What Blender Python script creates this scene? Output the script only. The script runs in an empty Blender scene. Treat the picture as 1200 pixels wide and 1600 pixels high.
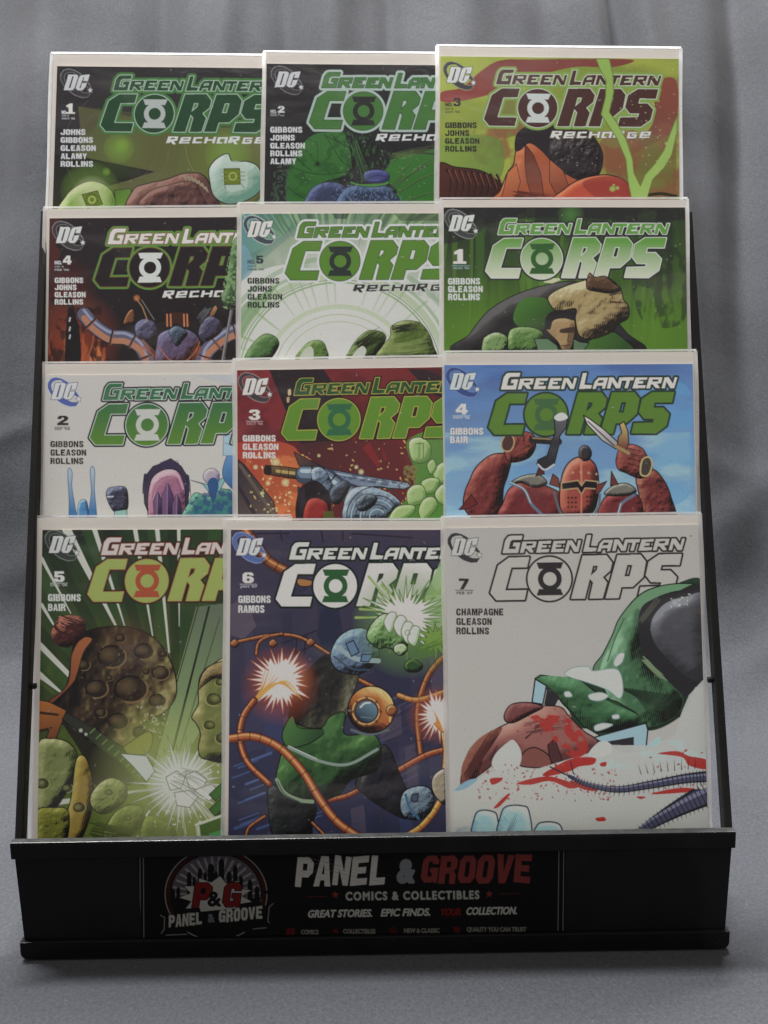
import bpy, math, random
import numpy as np
from mathutils import Vector, Matrix

# ------------------------------------------------------------------ camera, light, exposure
S = bpy.context.scene
COL = S.collection
PITCH = math.radians(10.0)
CAM = Vector((0.0103, -0.606, 0.398))
FPX = 1600.0                                   # focal length for the 1200 px wide photograph
ROLL = 0.0158
fwd = Vector((0, math.cos(PITCH), -math.sin(PITCH)))
up0 = Vector((0, math.sin(PITCH), math.cos(PITCH)))
rt0 = Vector((1, 0, 0))
rt = (rt0 - ROLL * up0).normalized()
up = (up0 + ROLL * rt0).normalized()
cd = bpy.data.cameras.new('camera')
cam = bpy.data.objects.new('camera', cd)
COL.objects.link(cam)
cd.sensor_fit = 'AUTO'
cd.sensor_width = 36.0
cd.lens = FPX / 1600.0 * 36.0
cd.clip_start = 0.02
cd.clip_end = 50
cam.matrix_world = Matrix(((rt.x, up.x, -fwd.x, CAM.x), (rt.y, up.y, -fwd.y, CAM.y),
                           (rt.z, up.z, -fwd.z, CAM.z), (0, 0, 0, 1)))
S.camera = cam

W = bpy.data.worlds.new('World')
S.world = W
W.use_nodes = True
_n = W.node_tree.nodes; _l = W.node_tree.links                  # a dim room: pale ceiling, darker floor
_tc = _n.new('ShaderNodeTexCoord'); _sx = _n.new('ShaderNodeSeparateXYZ'); _rp = _n.new('ShaderNodeValToRGB')
_mr = _n.new('ShaderNodeMapRange'); _mr.inputs[1].default_value = -1; _mr.inputs[2].default_value = 1
_l.new(_tc.outputs['Generated'], _sx.inputs[0]); _l.new(_sx.outputs['Z'], _mr.inputs[0]); _l.new(_mr.outputs[0], _rp.inputs[0])
_rp.color_ramp.elements[0].position = 0.44; _rp.color_ramp.elements[0].color = (0.20, 0.185, 0.175, 1)
_rp.color_ramp.elements[1].position = 0.72; _rp.color_ramp.elements[1].color = (1.0, 0.93, 0.86, 1)
_l.new(_rp.outputs[0], _n['Background'].inputs[0])
_n['Background'].inputs[1].default_value = 0.60


def area(name, loc, target, sx, sy, power, col=(1, 1, 1)):
    l = bpy.data.lights.new(name, 'AREA')
    l.shape = 'RECTANGLE'
    l.size = sx
    l.size_y = sy
    l.energy = power
    l.color = col
    o = bpy.data.objects.new(name, l)
    COL.objects.link(o)
    o.location = loc
    d = Vector(target) - Vector(loc)
    o.rotation_euler = d.to_track_quat('-Z', 'Y').to_euler()
    return o


area('ceiling_lamp', (-0.35, 1.17, 3.5), (0.0, 0.20, 0.1), 3.0, 0.22, 790.0, (1.0, 0.98, 0.97))
area('fill_lamp', (-0.1, -0.36, 1.36), (0, 0.12, 0.45), 0.9, 0.5, 4.4, (1.0, 0.95, 0.89))  # added fill with no visible source, lifts the upper tiers

S.view_settings.view_transform = 'Standard'
S.view_settings.look = 'None'
S.view_settings.exposure = 0.0
S.view_settings.gamma = 1.0
S.view_settings.use_curve_mapping = False


# ------------------------------------------------------------------ measuring helpers (metres)
def ray(px, py):
    return fwd + rt * ((px - 600) / FPX) + up * ((800 - py) / FPX)


def at_depth(px, py, d):
    return CAM + ray(px, py) * d


def on_plane(px, py, p0, n):
    r = ray(px, py)
    return CAM + r * ((p0 - CAM).dot(n) / r.dot(n))


def homog(src, dst):
    A = []
    for (x, y), (u, v) in zip(src, dst):
        A.append([x, y, 1, 0, 0, 0, -u * x, -u * y, -u])
        A.append([0, 0, 0, x, y, 1, -v * x, -v * y, -v])
    return np.linalg.svd(np.array(A, float))[2][-1].reshape(3, 3)


def hmap(H, p):
    p = np.asarray(p, float).reshape(-1, 2)
    q = np.c_[p, np.ones(len(p))] @ H.T
    return q[:, :2] / q[:, 2:]


# ------------------------------------------------------------------ object helpers
def tag(o, label=None, cat=None, group=None, kind=None):
    if label: o['label'] = label
    if cat: o['category'] = cat
    if group: o['group'] = group
    if kind: o['kind'] = kind
    return o


def empty(name, mat=None):
    o = bpy.data.objects.new(name, None)
    o.empty_display_size = 0.02
    COL.objects.link(o)
    if mat is not None: o.matrix_world = mat
    return o


class MB:
    """collects boxes, bars and prisms, then links them as ONE mesh object"""
    def __init__(s):
        s.v = []; s.f = []

    def hexa(s, p):
        b = len(s.v); s.v += [tuple(q) for q in p]
        for f in ((0, 3, 2, 1), (4, 5, 6, 7), (0, 1, 5, 4), (1, 2, 6, 5), (2, 3, 7, 6), (3, 0, 4, 7)):
            s.f.append(tuple(b + i for i in f))

    def box(s, x0, x1, y0, y1, z0, z1):
        s.hexa([(x0, y0, z0), (x1, y0, z0), (x1, y1, z0), (x0, y1, z0),
                (x0, y0, z1), (x1, y0, z1), (x1, y1, z1), (x0, y1, z1)])

    def bar(s, a, b, w, h, upv=(0, 0, 1)):
        a = Vector(a); b = Vector(b); d = (b - a).normalized()
        x = d.cross(Vector(upv)).normalized() * (w / 2); y = x.cross(d).normalized() * (h / 2)
        s.hexa([a - x - y, a + x - y, a + x + y, a - x + y, b - x - y, b + x - y, b + x + y, b - x + y])

    def prism_y(s, pts, y0, y1):
        b = len(s.v); n = len(pts)
        s.v += [(x, y0, z) for x, z in pts] + [(x, y1, z) for x, z in pts]
        s.f.append(tuple(b + i for i in range(n)))
        s.f.append(tuple(b + n + i for i in reversed(range(n))))
        for i in range(n):
            j = (i + 1) % n
            s.f.append((b + i, b + n + i, b + n + j, b + j))

    def build(s, name, mat, parent=None, bevel=0, smooth=False):
        me = bpy.data.meshes.new(name)
        me.from_pydata(s.v, [], s.f)
        me.materials.append(mat)
        import bmesh
        bm = bmesh.new(); bm.from_mesh(me)
        bmesh.ops.recalc_face_normals(bm, faces=bm.faces)
        if bevel:
            bmesh.ops.bevel(bm, geom=bm.edges[:], offset=bevel, segments=2, profile=0.5, affect='EDGES')
        bm.to_mesh(me); bm.free()
        if smooth:
            for p in me.polygons: p.use_smooth = True
        o = bpy.data.objects.new(name, me)
        COL.objects.link(o)
        if parent: o.parent = parent
        return o


# ------------------------------------------------------------------ materials
def lin(c):
    c = np.asarray(c, float) / 255.0
    return np.where(c <= 0.04045, c / 12.92, ((c + 0.055) / 1.055) ** 2.4)


def nmat(name):
    m = bpy.data.materials.new(name); m.use_nodes = True
    nt = m.node_tree
    return m, nt, nt.nodes['Principled BSDF'], nt.nodes['Material Output']


def mat_simple(name, col, rough, spec=0.5, noise=0.15, scale=60.0, bump=0.0, bscale=400.0, dust=0.0):
    m, nt, b, out = nmat(name)
    N = nt.nodes.new; L = nt.links.new
    tc = N('ShaderNodeTexCoord'); n = N('ShaderNodeTexNoise')
    n.inputs['Scale'].default_value = scale; n.inputs['Detail'].default_value = 5
    L(tc.outputs['Object'], n.inputs['Vector'])
    r = N('ShaderNodeMapRange'); r.inputs[3].default_value = 1 - noise; r.inputs[4].default_value = 1 + noise
    L(n.outputs['Fac'], r.inputs[0])
    mx = N('ShaderNodeMix'); mx.data_type = 'RGBA'; mx.blend_type = 'MULTIPLY'; mx.inputs[0].default_value = 1
    mx.inputs[6].default_value = (*col, 1)
    L(r.outputs[0], mx.inputs[7])
    if dust:
        v = N('ShaderNodeTexNoise'); v.inputs['Scale'].default_value = 1100; v.inputs['Detail'].default_value = 2
        L(tc.outputs['Object'], v.inputs['Vector'])
        q = N('ShaderNodeMapRange'); q.inputs[1].default_value = 0.74; q.inputs[2].default_value = 0.80; q.inputs[4].default_value = dust
        L(v.outputs['Fac'], q.inputs[0])
        sm = N('ShaderNodeTexNoise'); sm.inputs['Scale'].default_value = 7; sm.inputs['Detail'].default_value = 6; sm.inputs['Distortion'].default_value = 1.5
        L(tc.outputs['Object'], sm.inputs['Vector'])
        q2 = N('ShaderNodeMapRange'); q2.inputs[1].default_value = 0.55; q2.inputs[2].default_value = 0.75; q2.inputs[4].default_value = dust * 0.06
        L(sm.outputs['Fac'], q2.inputs[0])
        sa = N('ShaderNodeMath'); sa.operation = 'ADD'; L(q.outputs[0], sa.inputs[0]); L(q2.outputs[0], sa.inputs[1])
        dm = N('ShaderNodeMix'); dm.data_type = 'RGBA'; dm.inputs[7].default_value = (0.22, 0.21, 0.2, 1)
        L(sa.outputs[0], dm.inputs[0]); L(mx.outputs[2], dm.inputs[6]); L(dm.outputs[2], b.inputs['Base Color'])
    else:
        L(mx.outputs[2], b.inputs['Base Color'])
    b.inputs['Roughness'].default_value = rough
    b.inputs['Specular IOR Level'].default_value = spec
    rr = N('ShaderNodeMapRange'); rr.inputs[3].default_value = rough * 0.8; rr.inputs[4].default_value = min(1, rough * 1.25)
    L(n.outputs['Fac'], rr.inputs[0]); L(rr.outputs[0], b.inputs['Roughness'])
    if bump:
        n2 = N('ShaderNodeTexNoise'); n2.inputs['Scale'].default_value = bscale; n2.inputs['Detail'].default_value = 3
        L(tc.outputs['Object'], n2.inputs['Vector'])
        bp = N('ShaderNodeBump'); bp.inputs['Strength'].default_value = bump; bp.inputs['Distance'].default_value = 0.0006
        L(n2.outputs['Fac'], bp.inputs['Height']); L(bp.outputs['Normal'], b.inputs['Normal'])
    return m


def mat_print(name):
    """printed paper: ink colours from the sheet's own colour layer, with paper grain"""
    m, nt, b, out = nmat(name)
    N = nt.nodes.new; L = nt.links.new
    a = N('ShaderNodeAttribute'); a.attribute_name = 'ink'
    tc = N('ShaderNodeTexCoord')
    n = N('ShaderNodeTexNoise'); n.inputs['Scale'].default_value = 900; n.inputs['Detail'].default_value = 2
    L(tc.outputs['Object'], n.inputs['Vector'])
    r = N('ShaderNodeMapRange'); r.inputs[3].default_value = 0.88; r.inputs[4].default_value = 1.12
    L(n.outputs['Fac'], r.inputs[0])
    mx = N('ShaderNodeMix'); mx.data_type = 'RGBA'; mx.blend_type = 'MULTIPLY'; mx.inputs[0].default_value = 1
    L(a.outputs['Color'], mx.inputs[6]); L(r.outputs[0], mx.inputs[7])
    L(mx.outputs[2], b.inputs['Base Color'])
    b.inputs['Roughness'].default_value = 0.45
    b.inputs['Specular IOR Level'].default_value = 0.06
    n2 = N('ShaderNodeTexNoise'); n2.inputs['Scale'].default_value = 14; n2.inputs['Detail'].default_value = 2
    L(tc.outputs['Object'], n2.inputs['Vector'])
    bp = N('ShaderNodeBump'); bp.inputs['Strength'].default_value = 0.25; bp.inputs['Distance'].default_value = 0.002
    L(n2.outputs['Fac'], bp.inputs['Height']); L(bp.outputs['Normal'], b.inputs['Normal'])
    return m


def mat_sleeve():
    """clear polypropylene: see-through, a faint milkiness, soft wavy gloss"""
    m, nt, b, out = nmat('clear_sleeve')
    nt.nodes.remove(b)
    N = nt.nodes.new; L = nt.links.new
    tc = N('ShaderNodeTexCoord')
    n = N('ShaderNodeTexNoise'); n.inputs['Scale'].default_value = 22; n.inputs['Detail'].default_value = 4
    n.inputs['Distortion'].default_value = 0.6
    L(tc.outputs['Object'], n.inputs['Vector'])
    bp = N('ShaderNodeBump'); bp.inputs['Strength'].default_value = 0.35; bp.inputs['Distance'].default_value = 0.003
    L(n.outputs['Fac'], bp.inputs['Height'])
    tr = N('ShaderNodeBsdfTransparent')
    di = N('ShaderNodeBsdfDiffuse'); di.inputs[0].default_value = (0.9, 0.87, 0.84, 1)
    gl = N('ShaderNodeBsdfGlossy'); gl.inputs['Roughness'].default_value = 0.16
    L(bp.outputs['Normal'], gl.inputs['Normal'])
    lw = N('ShaderNodeLayerWeight'); L(bp.outputs['Normal'], lw.inputs['Normal'])
    pw = N('ShaderNodeMath'); pw.operation = 'POWER'; pw.inputs[1].default_value = 4.0
    L(lw.outputs['Facing'], pw.inputs[0])
    fr = N('ShaderNodeMapRange'); fr.inputs[3].default_value = 0.020; fr.inputs[4].default_value = 0.6
    L(pw.outputs[0], fr.inputs[0])
    m1 = N('ShaderNodeMixShader')
    sp = N('ShaderNodeTexNoise'); sp.inputs['Scale'].default_value = 260; sp.inputs['Detail'].default_value = 1
    L(tc.outputs['Object'], sp.inputs['Vector'])
    mr = N('ShaderNodeMapRange'); mr.inputs[1].default_value = 0.74; mr.inputs[2].default_value = 0.80
    mr.inputs[3].default_value = 0.012; mr.inputs[4].default_value = 0.22
    L(sp.outputs['Fac'], mr.inputs[0])
    mp = N('ShaderNodeMapping'); mp.inputs['Scale'].default_value = (9, 1, 34); mp.inputs['Rotation'].default_value = (0, 0.5, 0)
    L(tc.outputs['Object'], mp.inputs['Vector'])
    wn = N('ShaderNodeTexNoise'); wn.inputs['Scale'].default_value = 1.0; wn.inputs['Detail'].default_value = 5; wn.inputs['Distortion'].default_value = 0.8
    L(mp.outputs['Vector'], wn.inputs['Vector'])
    wr = N('ShaderNodeMapRange'); wr.inputs[1].default_value = 0.56; wr.inputs[2].default_value = 0.74  # glare streaks painted into the film as pale diffuse haze
    wr.inputs[3].default_value = 0.0; wr.inputs[4].default_value = 0.05
    L(wn.outputs['Fac'], wr.inputs[0])
    ad = N('ShaderNodeMath'); ad.operation = 'ADD'; L(mr.outputs[0], ad.inputs[0]); L(wr.outputs[0], ad.inputs[1])
    L(ad.outputs[0], m1.inputs[0])
    L(tr.outputs[0], m1.inputs[1]); L(di.outputs[0], m1.inputs[2])
    m2 = N('ShaderNodeMixShader'); L(fr.outputs[0], m2.inputs[0])
    L(m1.outputs[0], m2.inputs[1]); L(gl.outputs[0], m2.inputs[2])
    L(m2.outputs[0], out.inputs[0])
    return m


def mat_seam():
    m, nt, b, out = nmat('sleeve_edge')
    b.inputs['Base Color'].default_value = (0.93, 0.94, 0.95, 1)
    b.inputs['Roughness'].default_value = 0.15
    nt.nodes.remove(b)
    N = nt.nodes.new; L = nt.links.new
    d = N('ShaderNodeBsdfDiffuse'); d.inputs[0].default_value = (0.95, 0.95, 0.95, 1)
    t = N('ShaderNodeBsdfTranslucent'); t.inputs[0].default_value = (0.95, 0.97, 0.97, 1)
    g = N('ShaderNodeBsdfGlossy'); g.inputs['Roughness'].default_value = 0.2
    tr = N('ShaderNodeBsdfTransparent')
    tc = N('ShaderNodeTexCoord'); n = N('ShaderNodeTexNoise'); n.inputs['Scale'].default_value = 90; n.inputs['Detail'].default_value = 4
    L(tc.outputs['Object'], n.inputs['Vector'])
    m1 = N('ShaderNodeMixShader'); m1.inputs[0].default_value = 0.62
    L(d.outputs[0], m1.inputs[1]); L(t.outputs[0], m1.inputs[2])
    m2 = N('ShaderNodeMixShader'); m2.inputs[0].default_value = 0.2
    L(m1.outputs[0], m2.inputs[1]); L(g.outputs[0], m2.inputs[2])
    m3 = N('ShaderNodeMixShader')
    mr = N('ShaderNodeMapRange'); mr.inputs[1].default_value = 0.35; mr.inputs[2].default_value = 0.65
    mr.inputs[3].default_value = 0.0; mr.inputs[4].default_value = 0.12
    L(n.outputs['Fac'], mr.inputs[0]); L(mr.outputs[0], m3.inputs[0])
    L(m2.outputs[0], m3.inputs[1]); L(tr.outputs[0], m3.inputs[2])
    L(m3.outputs[0], out.inputs[0])
    return m


def mat_cloth():
    m, nt, b, out = nmat('grey_cloth')
    N = nt.nodes.new; L = nt.links.new
    tc = N('ShaderNodeTexCoord')
    big = N('ShaderNodeTexNoise'); big.inputs['Scale'].default_value = 9; big.inputs['Detail'].default_value = 5
    med = N('ShaderNodeTexNoise'); med.inputs['Scale'].default_value = 420; med.inputs['Detail'].default_value = 4
    fine = N('ShaderNodeTexNoise'); fine.inputs['Scale'].default_value = 950; fine.inputs['Detail'].default_value = 3
    mp = N('ShaderNodeMapping'); mp.inputs['Scale'].default_value = (1.0, 0.8, 0.8)
    L(tc.outputs['Object'], mp.inputs['Vector'])
    for n in (big, fine): L(tc.outputs['Object'], n.inputs['Vector'])
    L(mp.outputs['Vector'], med.inputs['Vector'])
    r1 = N('ShaderNodeMapRange'); r1.inputs[3].default_value = 0.9; r1.inputs[4].default_value = 1.1
    r2 = N('ShaderNodeMapRange'); r2.inputs[1].default_value = .25; r2.inputs[2].default_value = .75; r2.inputs[3].default_value = 0.74; r2.inputs[4].default_value = 1.26
    r3 = N('ShaderNodeMapRange'); r3.inputs[1].default_value = .25; r3.inputs[2].default_value = .75; r3.inputs[3].default_value = 0.78; r3.inputs[4].default_value = 1.22
    L(big.outputs['Fac'], r1.inputs[0]); L(med.outputs['Fac'], r2.inputs[0]); L(fine.outputs['Fac'], r3.inputs[0])
    a = N('ShaderNodeMath'); a.operation = 'MULTIPLY'; L(r1.outputs[0], a.inputs[0]); L(r2.outputs[0], a.inputs[1])
    c = N('ShaderNodeMath'); c.operation = 'MULTIPLY'; L(a.outputs[0], c.inputs[0]); L(r3.outputs[0], c.inputs[1])
    # lint: a few pale specks
    v = N('ShaderNodeTexVoronoi'); v.inputs['Scale'].default_value = 55; v.inputs['Randomness'].default_value = 1
    L(tc.outputs['Object'], v.inputs['Vector'])
    lt = N('ShaderNodeMath'); lt.operation = 'LESS_THAN'; lt.inputs[1].default_value = 0.045
    L(v.outputs['Distance'], lt.inputs[0])
    mx = N('ShaderNodeMix'); mx.data_type = 'RGBA'; mx.blend_type = 'MULTIPLY'; mx.inputs[0].default_value = 1
    mx.inputs[6].default_value = (0.0272, 0.0296, 0.0352, 1)
    L(c.outputs[0], mx.inputs[7])
    m2 = N('ShaderNodeMix'); m2.data_type = 'RGBA'; m2.inputs[7].default_value = (0.09, 0.09, 0.095, 1)
    h = N('ShaderNodeMath'); h.operation = 'MULTIPLY'; h.inputs[1].default_value = 0.35
    L(lt.outputs[0], h.inputs[0]); L(h.outputs[0], m2.inputs[0])
    L(mx.outputs[2], m2.inputs[6])
    L(m2.outputs[2], b.inputs['Base Color'])
    b.inputs['Roughness'].default_value = 0.85
    b.inputs['Specular IOR Level'].default_value = 0.2
    try:
        b.inputs['Sheen Weight'].default_value = 0.06
        b.inputs['Sheen Roughness'].default_value = 0.5
    except Exception: pass
    bp = N('ShaderNodeBump'); bp.inputs['Strength'].default_value = 0.5; bp.inputs['Distance'].default_value = 0.0008
    L(fine.outputs['Fac'], bp.inputs['Height'])
    wr = N('ShaderNodeTexNoise'); wr.inputs['Scale'].default_value = 28; wr.inputs['Detail'].default_value = 4; wr.inputs['Distortion'].default_value = 1.2
    L(tc.outputs['Object'], wr.inputs['Vector'])
    bp2 = N('ShaderNodeBump'); bp2.inputs['Strength'].default_value = 0.14; bp2.inputs['Distance'].default_value = 0.004
    L(wr.outputs['Fac'], bp2.inputs['Height']); L(bp.outputs['Normal'], bp2.inputs['Normal'])
    L(bp2.outputs['Normal'], b.inputs['Normal'])
    return m


M_CLOTH = mat_cloth()
M_BLACK = mat_simple('black_plastic', (0.0035, 0.0035, 0.004), 0.42, 0.16, 0.3, 40, 0.15, 700, dust=0.5)
M_BLACKM = mat_simple('black_metal', (0.006, 0.006, 0.0065), 0.5, 0.25, 0.3, 120, 0.2, 900, dust=0.6)
M_WORN_LIT = mat_simple('worn_lit_edge', (0.022, 0.024, 0.024), 0.35, 0.5, 0.7, 160, 0.4, 500)  # worn black, greyed further to paint in the light along the lip
M_BOARD = mat_simple('white_board', (0.80, 0.77, 0.73), 0.6, 0.3, 0.04, 25, 0.1, 300)
M_PAGES = mat_simple('page_edges', (0.62, 0.58, 0.50), 0.8, 0.2, 0.12, 300)
M_SLEEVE = mat_sleeve()
M_SEAM = mat_seam()
M_PRINT = mat_print('printed_cover')
M_CARD = mat_print('printed_card')


# ------------------------------------------------------------------ backdrop: one cloth sweeping from the table up the wall
def backdrop():
    rng = np.random.default_rng(5)
    nx = 420
    xs = np.linspace(-1.3, 1.3, nx)
    yb, R = 0.34, 0.22
    top = math.radians(63)
    prof = []
    for y in np.linspace(-1.4, yb, 120): prof.append((y, 0.0, 0.0, 1.0))
    for a in np.linspace(0, top, 40)[1:]:
        prof.append((yb + R * math.sin(a), R - R * math.cos(a), -math.sin(a), math.cos(a)))
    y1, z1 = yb + R * math.sin(top), R - R * math.cos(top)
    for t in np.linspace(0, 1.35, 190)[1:]: prof.append((y1 + t * math.cos(top), z1 + t * math.sin(top), -math.sin(top), math.cos(top)))
    P = np.array(prof)
    X, _ = np.meshgrid(xs, np.arange(len(P)))
    Y = np.repeat(P[:, :1], nx, 1); Z = np.repeat(P[:, 1:2], nx, 1)
    NY = np.repeat(P[:, 2:3], nx, 1); NZ = np.repeat(P[:, 3:4], nx, 1)
    hgt = np.clip((Z - 0.05) / 0.6, 0, 1)
    D = np.zeros_like(X)
    # hanging folds (centre x at the top, width, height, slant)
    folds = [(-.395, .020, .009, .02), (-.285, .034, .014, .03), (-.19, .022, -.012, .01), (-.125, .018, .007, -.01),
             (-.075, .02, -.010, .0), (-.03, .026, .012, .01), (.015, .012, -.006, .0), (.085, .03, .007, -.02),
             (.16, .02, -.005, .0), (.215, .011, -.010, .01), (.245, .016, .007, .02), (.325, .022, -.012, -.05),
             (.375, .03, .012, -.03), (.47, .03, -.012, -.02), (.58, .03, .01, 0), (-.48, .03, -.012, .02), (-.58, .03, .012, 0),
             (-.7, .04, .012, 0), (.7, .04, .012, 0)]
    for cx, w, h, sl in folds:
        cx, w, h = cx * 1.55, w * 1.25, h * 2.6
        c = cx + sl * 1.5 * (0.85 - Z) + 0.006 * np.sin(Z * 9 + cx * 40)
        D += h * np.exp(-((X - c) / w) ** 2) * hgt ** 0.7
    # diagonal tension creases low on both sides
    for (x0, z0, x1, z1, w, h) in ((.30, .10, .55, .40, .03, .006), (.36, .22, .46, .30, .018, .003), (.33, .34, .50, .30, .02, .003),
                                   (-.55, .33, -.36, .40, .016, .005), (-.55, .14, -.36, .22, .03, .005), (-.5, .02, -.3, .10, .03, .004),
                                   (.25, .0, .5, .12, .02, .006)):
        dx, dz = x1 - x0, z1 - z0; Ln = math.hypot(dx, dz)
        ZZ = Z + np.clip((Y - yb) * 0.35, 0, 0.1)
        t = ((X - x0) * dx + (ZZ - z0) * dz) / Ln ** 2
        q = ((X - x0) * dz - (ZZ - z0) * dx) / Ln
        D += .6 * h * np.exp(-(q / w) ** 2) * np.exp(-((t - .5) / .5) ** 4) * np.clip((Y - 0.2) / .15, 0, 1)
    # low wandering waves
    for k in range(26):
        ax, ay = rng.normal(0, 9, 2); ph = rng.uniform(0, 6.28)
        s = Y + Z
        D += 0.0004 * np.sin(ax * X * 2 + ay * s * 1.5 + ph)
    D *= np.where((Y < 0.3) & (Z < 0.02), np.clip(0.25 + (Y < -0.08) * 0.5, 0, 1), 1)
    # keep the table part flat right under the stand
    flat = (Z < 0.02) & (Y > -0.02) & (Y < 0.3) & (np.abs(X) < 0.28)
    D = np.where(flat, np.minimum(D, 0) * 0.2, D)
    Yn = Y + NY * D; Zn = Z + NZ * D
    V = np.stack([X, Yn, Zn], -1).reshape(-1, 3)
    Zoff = 0.0
    idx = np.arange(len(V)).reshape(X.shape)
    F = np.stack([idx[:-1, :-1], idx[:-1, 1:], idx[1:, 1:], idx[1:, :-1]], -1).reshape(-1, 4)
    o = grid_mesh('backdrop_cloth', V, F, M_CLOTH, smooth=True)
    tag(o, kind='structure')
    return o


def grid_mesh(name, V, F, mat, smooth=False):
    me = bpy.data.meshes.new(name)
    me.vertices.add(len(V)); me.vertices.foreach_set('co', np.ascontiguousarray(V, np.float32).ravel())
    n = len(F)
    me.loops.add(n * 4); me.polygons.add(n)
    me.polygons.foreach_set('loop_start', np.arange(0, n * 4, 4, dtype=np.int32))
    me.loops.foreach_set('vertex_index', np.ascontiguousarray(F, np.int32).ravel())
    me.update(calc_edges=True)
    me.polygons.foreach_set('use_smooth', np.full(n, smooth, bool))
    me.materials.append(mat)
    o = bpy.data.objects.new(name, me)
    COL.objects.link(o)
    return o


backdrop()

# ------------------------------------------------------------------ the rack
LEAN = math.radians(13.5)
UPV = Vector((0, math.sin(LEAN), math.cos(LEAN)))          # up along a leaning comic
NRM = Vector((0, -math.cos(LEAN), math.sin(LEAN)))         # towards the viewer

stand = empty('display_rack', Matrix.Translation((0, 0.06, 0)))
tag(stand, 'black tiered comic display rack with a printed shop sign on its front tray', 'display rack')
SO = Vector((0, -0.06, 0))                                   # stand children are local to the empty


def sbuild(mb, name, mat, **k):
    mb.v = [(x, y - 0.06, z) for x, y, z in mb.v]
    return mb.build(name, mat, stand, **k)


ZB, ZP, ZL, ZT = 0.0015, 0.0135, 0.071, 0.0815
m = MB()                                                     # front panel
m.prism_y([(-.2272, ZP), (.2272, ZP), (.2290, ZL + .002), (-.2290, ZL + .002)], 0.0, 0.003)
sbuild(m, 'front_panel', M_BLACK, bevel=0.0003)
m = MB()                                                     # folded top lip, a little wider than the panel
m.box(-.2304, .2304, -.0028, .0032, ZL, ZT)
sbuild(m, 'top_lip', M_BLACK, bevel=0.0006)
m = MB(); m.box(-.2302, .2302, -.0027, .0031, ZT + .0001, ZT + .0009)  # thin cap added on the lip, its paler colour holds the lit edge
sbuild(m, 'lip_edge', M_WORN_LIT, bevel=0.0003)
m = MB()
r = .004
pts = []
for cx, a0 in ((-.2292 + r, 180), (.2292 - r, 270)):
    for k in range(6):
        a = math.radians(a0 + k * 18)
        pts.append((cx + r * math.cos(a), ZB + r + r * math.sin(a)))
pts += [(.2292, ZP - .0003), (-.2292, ZP - .0003)]
m.prism_y(pts, -.0030, .004)
sbuild(m, 'base_strip', M_BLACK, bevel=0.0003)
m = MB(); m.box(-.226, .226, .0045, .075, .004, .0065)
sbuild(m, 'tray_floor', M_BLACK)
for sx in (-1, 1):
    m = MB(); m.box(*sorted((sx * .2245, sx * .2265)), .0045, .075, .0070, ZL - .004)
    sbuild(m, 'tray_end', M_BLACK)
rails = []
for (xb, yb_, xt, yt, sx) in ((32.5, 1312, 68, 440, -1), (1135.5, 1298, 1080, 440, 1)):
    a = at_depth(xb, yb_, 0.668); b = at_depth(xt, yt, 0.722)
    d = b - a
    top = a + d * 1.135
    bot = a + d * (-(a.z - 0.0735) / d.z)
    rails.append((bot, top))
    m = MB(); m.bar(bot, top, 0.0052, 0.009, upv=(0, 1, 0))
    sbuild(m, 'side_rail', M_BLACKM, bevel=0.0007)
    m = MB(); foot = Vector((top.x, top.y + 0.15, 0.004)); m.bar(top - (top - bot).normalized() * .004 + Vector((0, .008, 0)), foot, 0.0052, 0.008, upv=(0, 1, 0))
    sbuild(m, 'rear_leg', M_BLACKM, bevel=0.0006)
    m = MB(); m.box(bot.x - sx * .004 - .0026, bot.x - sx * .004 + .0026, .077, foot.y - .004, .0015, .0045)
    sbuild(m, 'base_runner', M_BLACKM)
    # small black peg on the inside of the rail
    q = a + d * ((1310 - 1084) / 870.0)
    m = MB(); m.box(*sorted((q.x - sx * .0028, q.x - sx * .0062)), q.y - .002, q.y + .002, q.z - .0016, q.z + .0016)
    sbuild(m, 'peg', M_BLACKM, bevel=0.0005)

# ------------------------------------------------------------------ a small painter for the printed sheets
CELL = 0.36                                                  # mm, size of one cell of the print
SS = 2


def vnoise(h, w, cell, seed, oct=3, ax=1.0):
    rng = np.random.default_rng(seed)
    out = np.zeros((h, w), np.float32); amp = 1.0; tot = 0
    for o in range(oct):
        cy = max(cell / 2 ** o, 1.5); cxx = max(cell * ax / 2 ** o, 1.5)
        gh, gw = int(h / cy) + 3, int(w / cxx) + 3
        g = rng.random((gh, gw)).astype(np.float32)
        y = np.arange(h) / cy; x = np.arange(w) / cxx
        y0 = y.astype(int); x0 = x.astype(int)
        fy = (y - y0)[:, None]; fx = (x - x0)[None, :]
        fy = fy * fy * (3 - 2 * fy); fx = fx * fx * (3 - 2 * fx)
        a = g[y0][:, x0]; b = g[y0][:, x0 + 1]; c = g[y0 + 1][:, x0]; d = g[y0 + 1][:, x0 + 1]
        out += amp * ((a * (1 - fx) + b * fx) * (1 - fy) + (c * (1 - fx) + d * fx) * fy)
        tot += amp; amp *= 0.5
    return out / tot


def blur(a, r):
    """separable box blur"""
    r = max(1, int(r))
    for ax in (0, 1):
        p = np.pad(a, [(r + 1, r) if k == ax else (0, 0) for k in (0, 1)], 'edge')
        c = np.cumsum(p, axis=ax, dtype=np.float64)
        n = a.shape[ax]
        a = ((c[2 * r + 1:2 * r + 1 + n] - c[:n]) if ax == 0 else (c[:, 2 * r + 1:2 * r + 1 + n] - c[:, :n])) / (2 * r + 1)
    return a.astype(np.float32)


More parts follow.
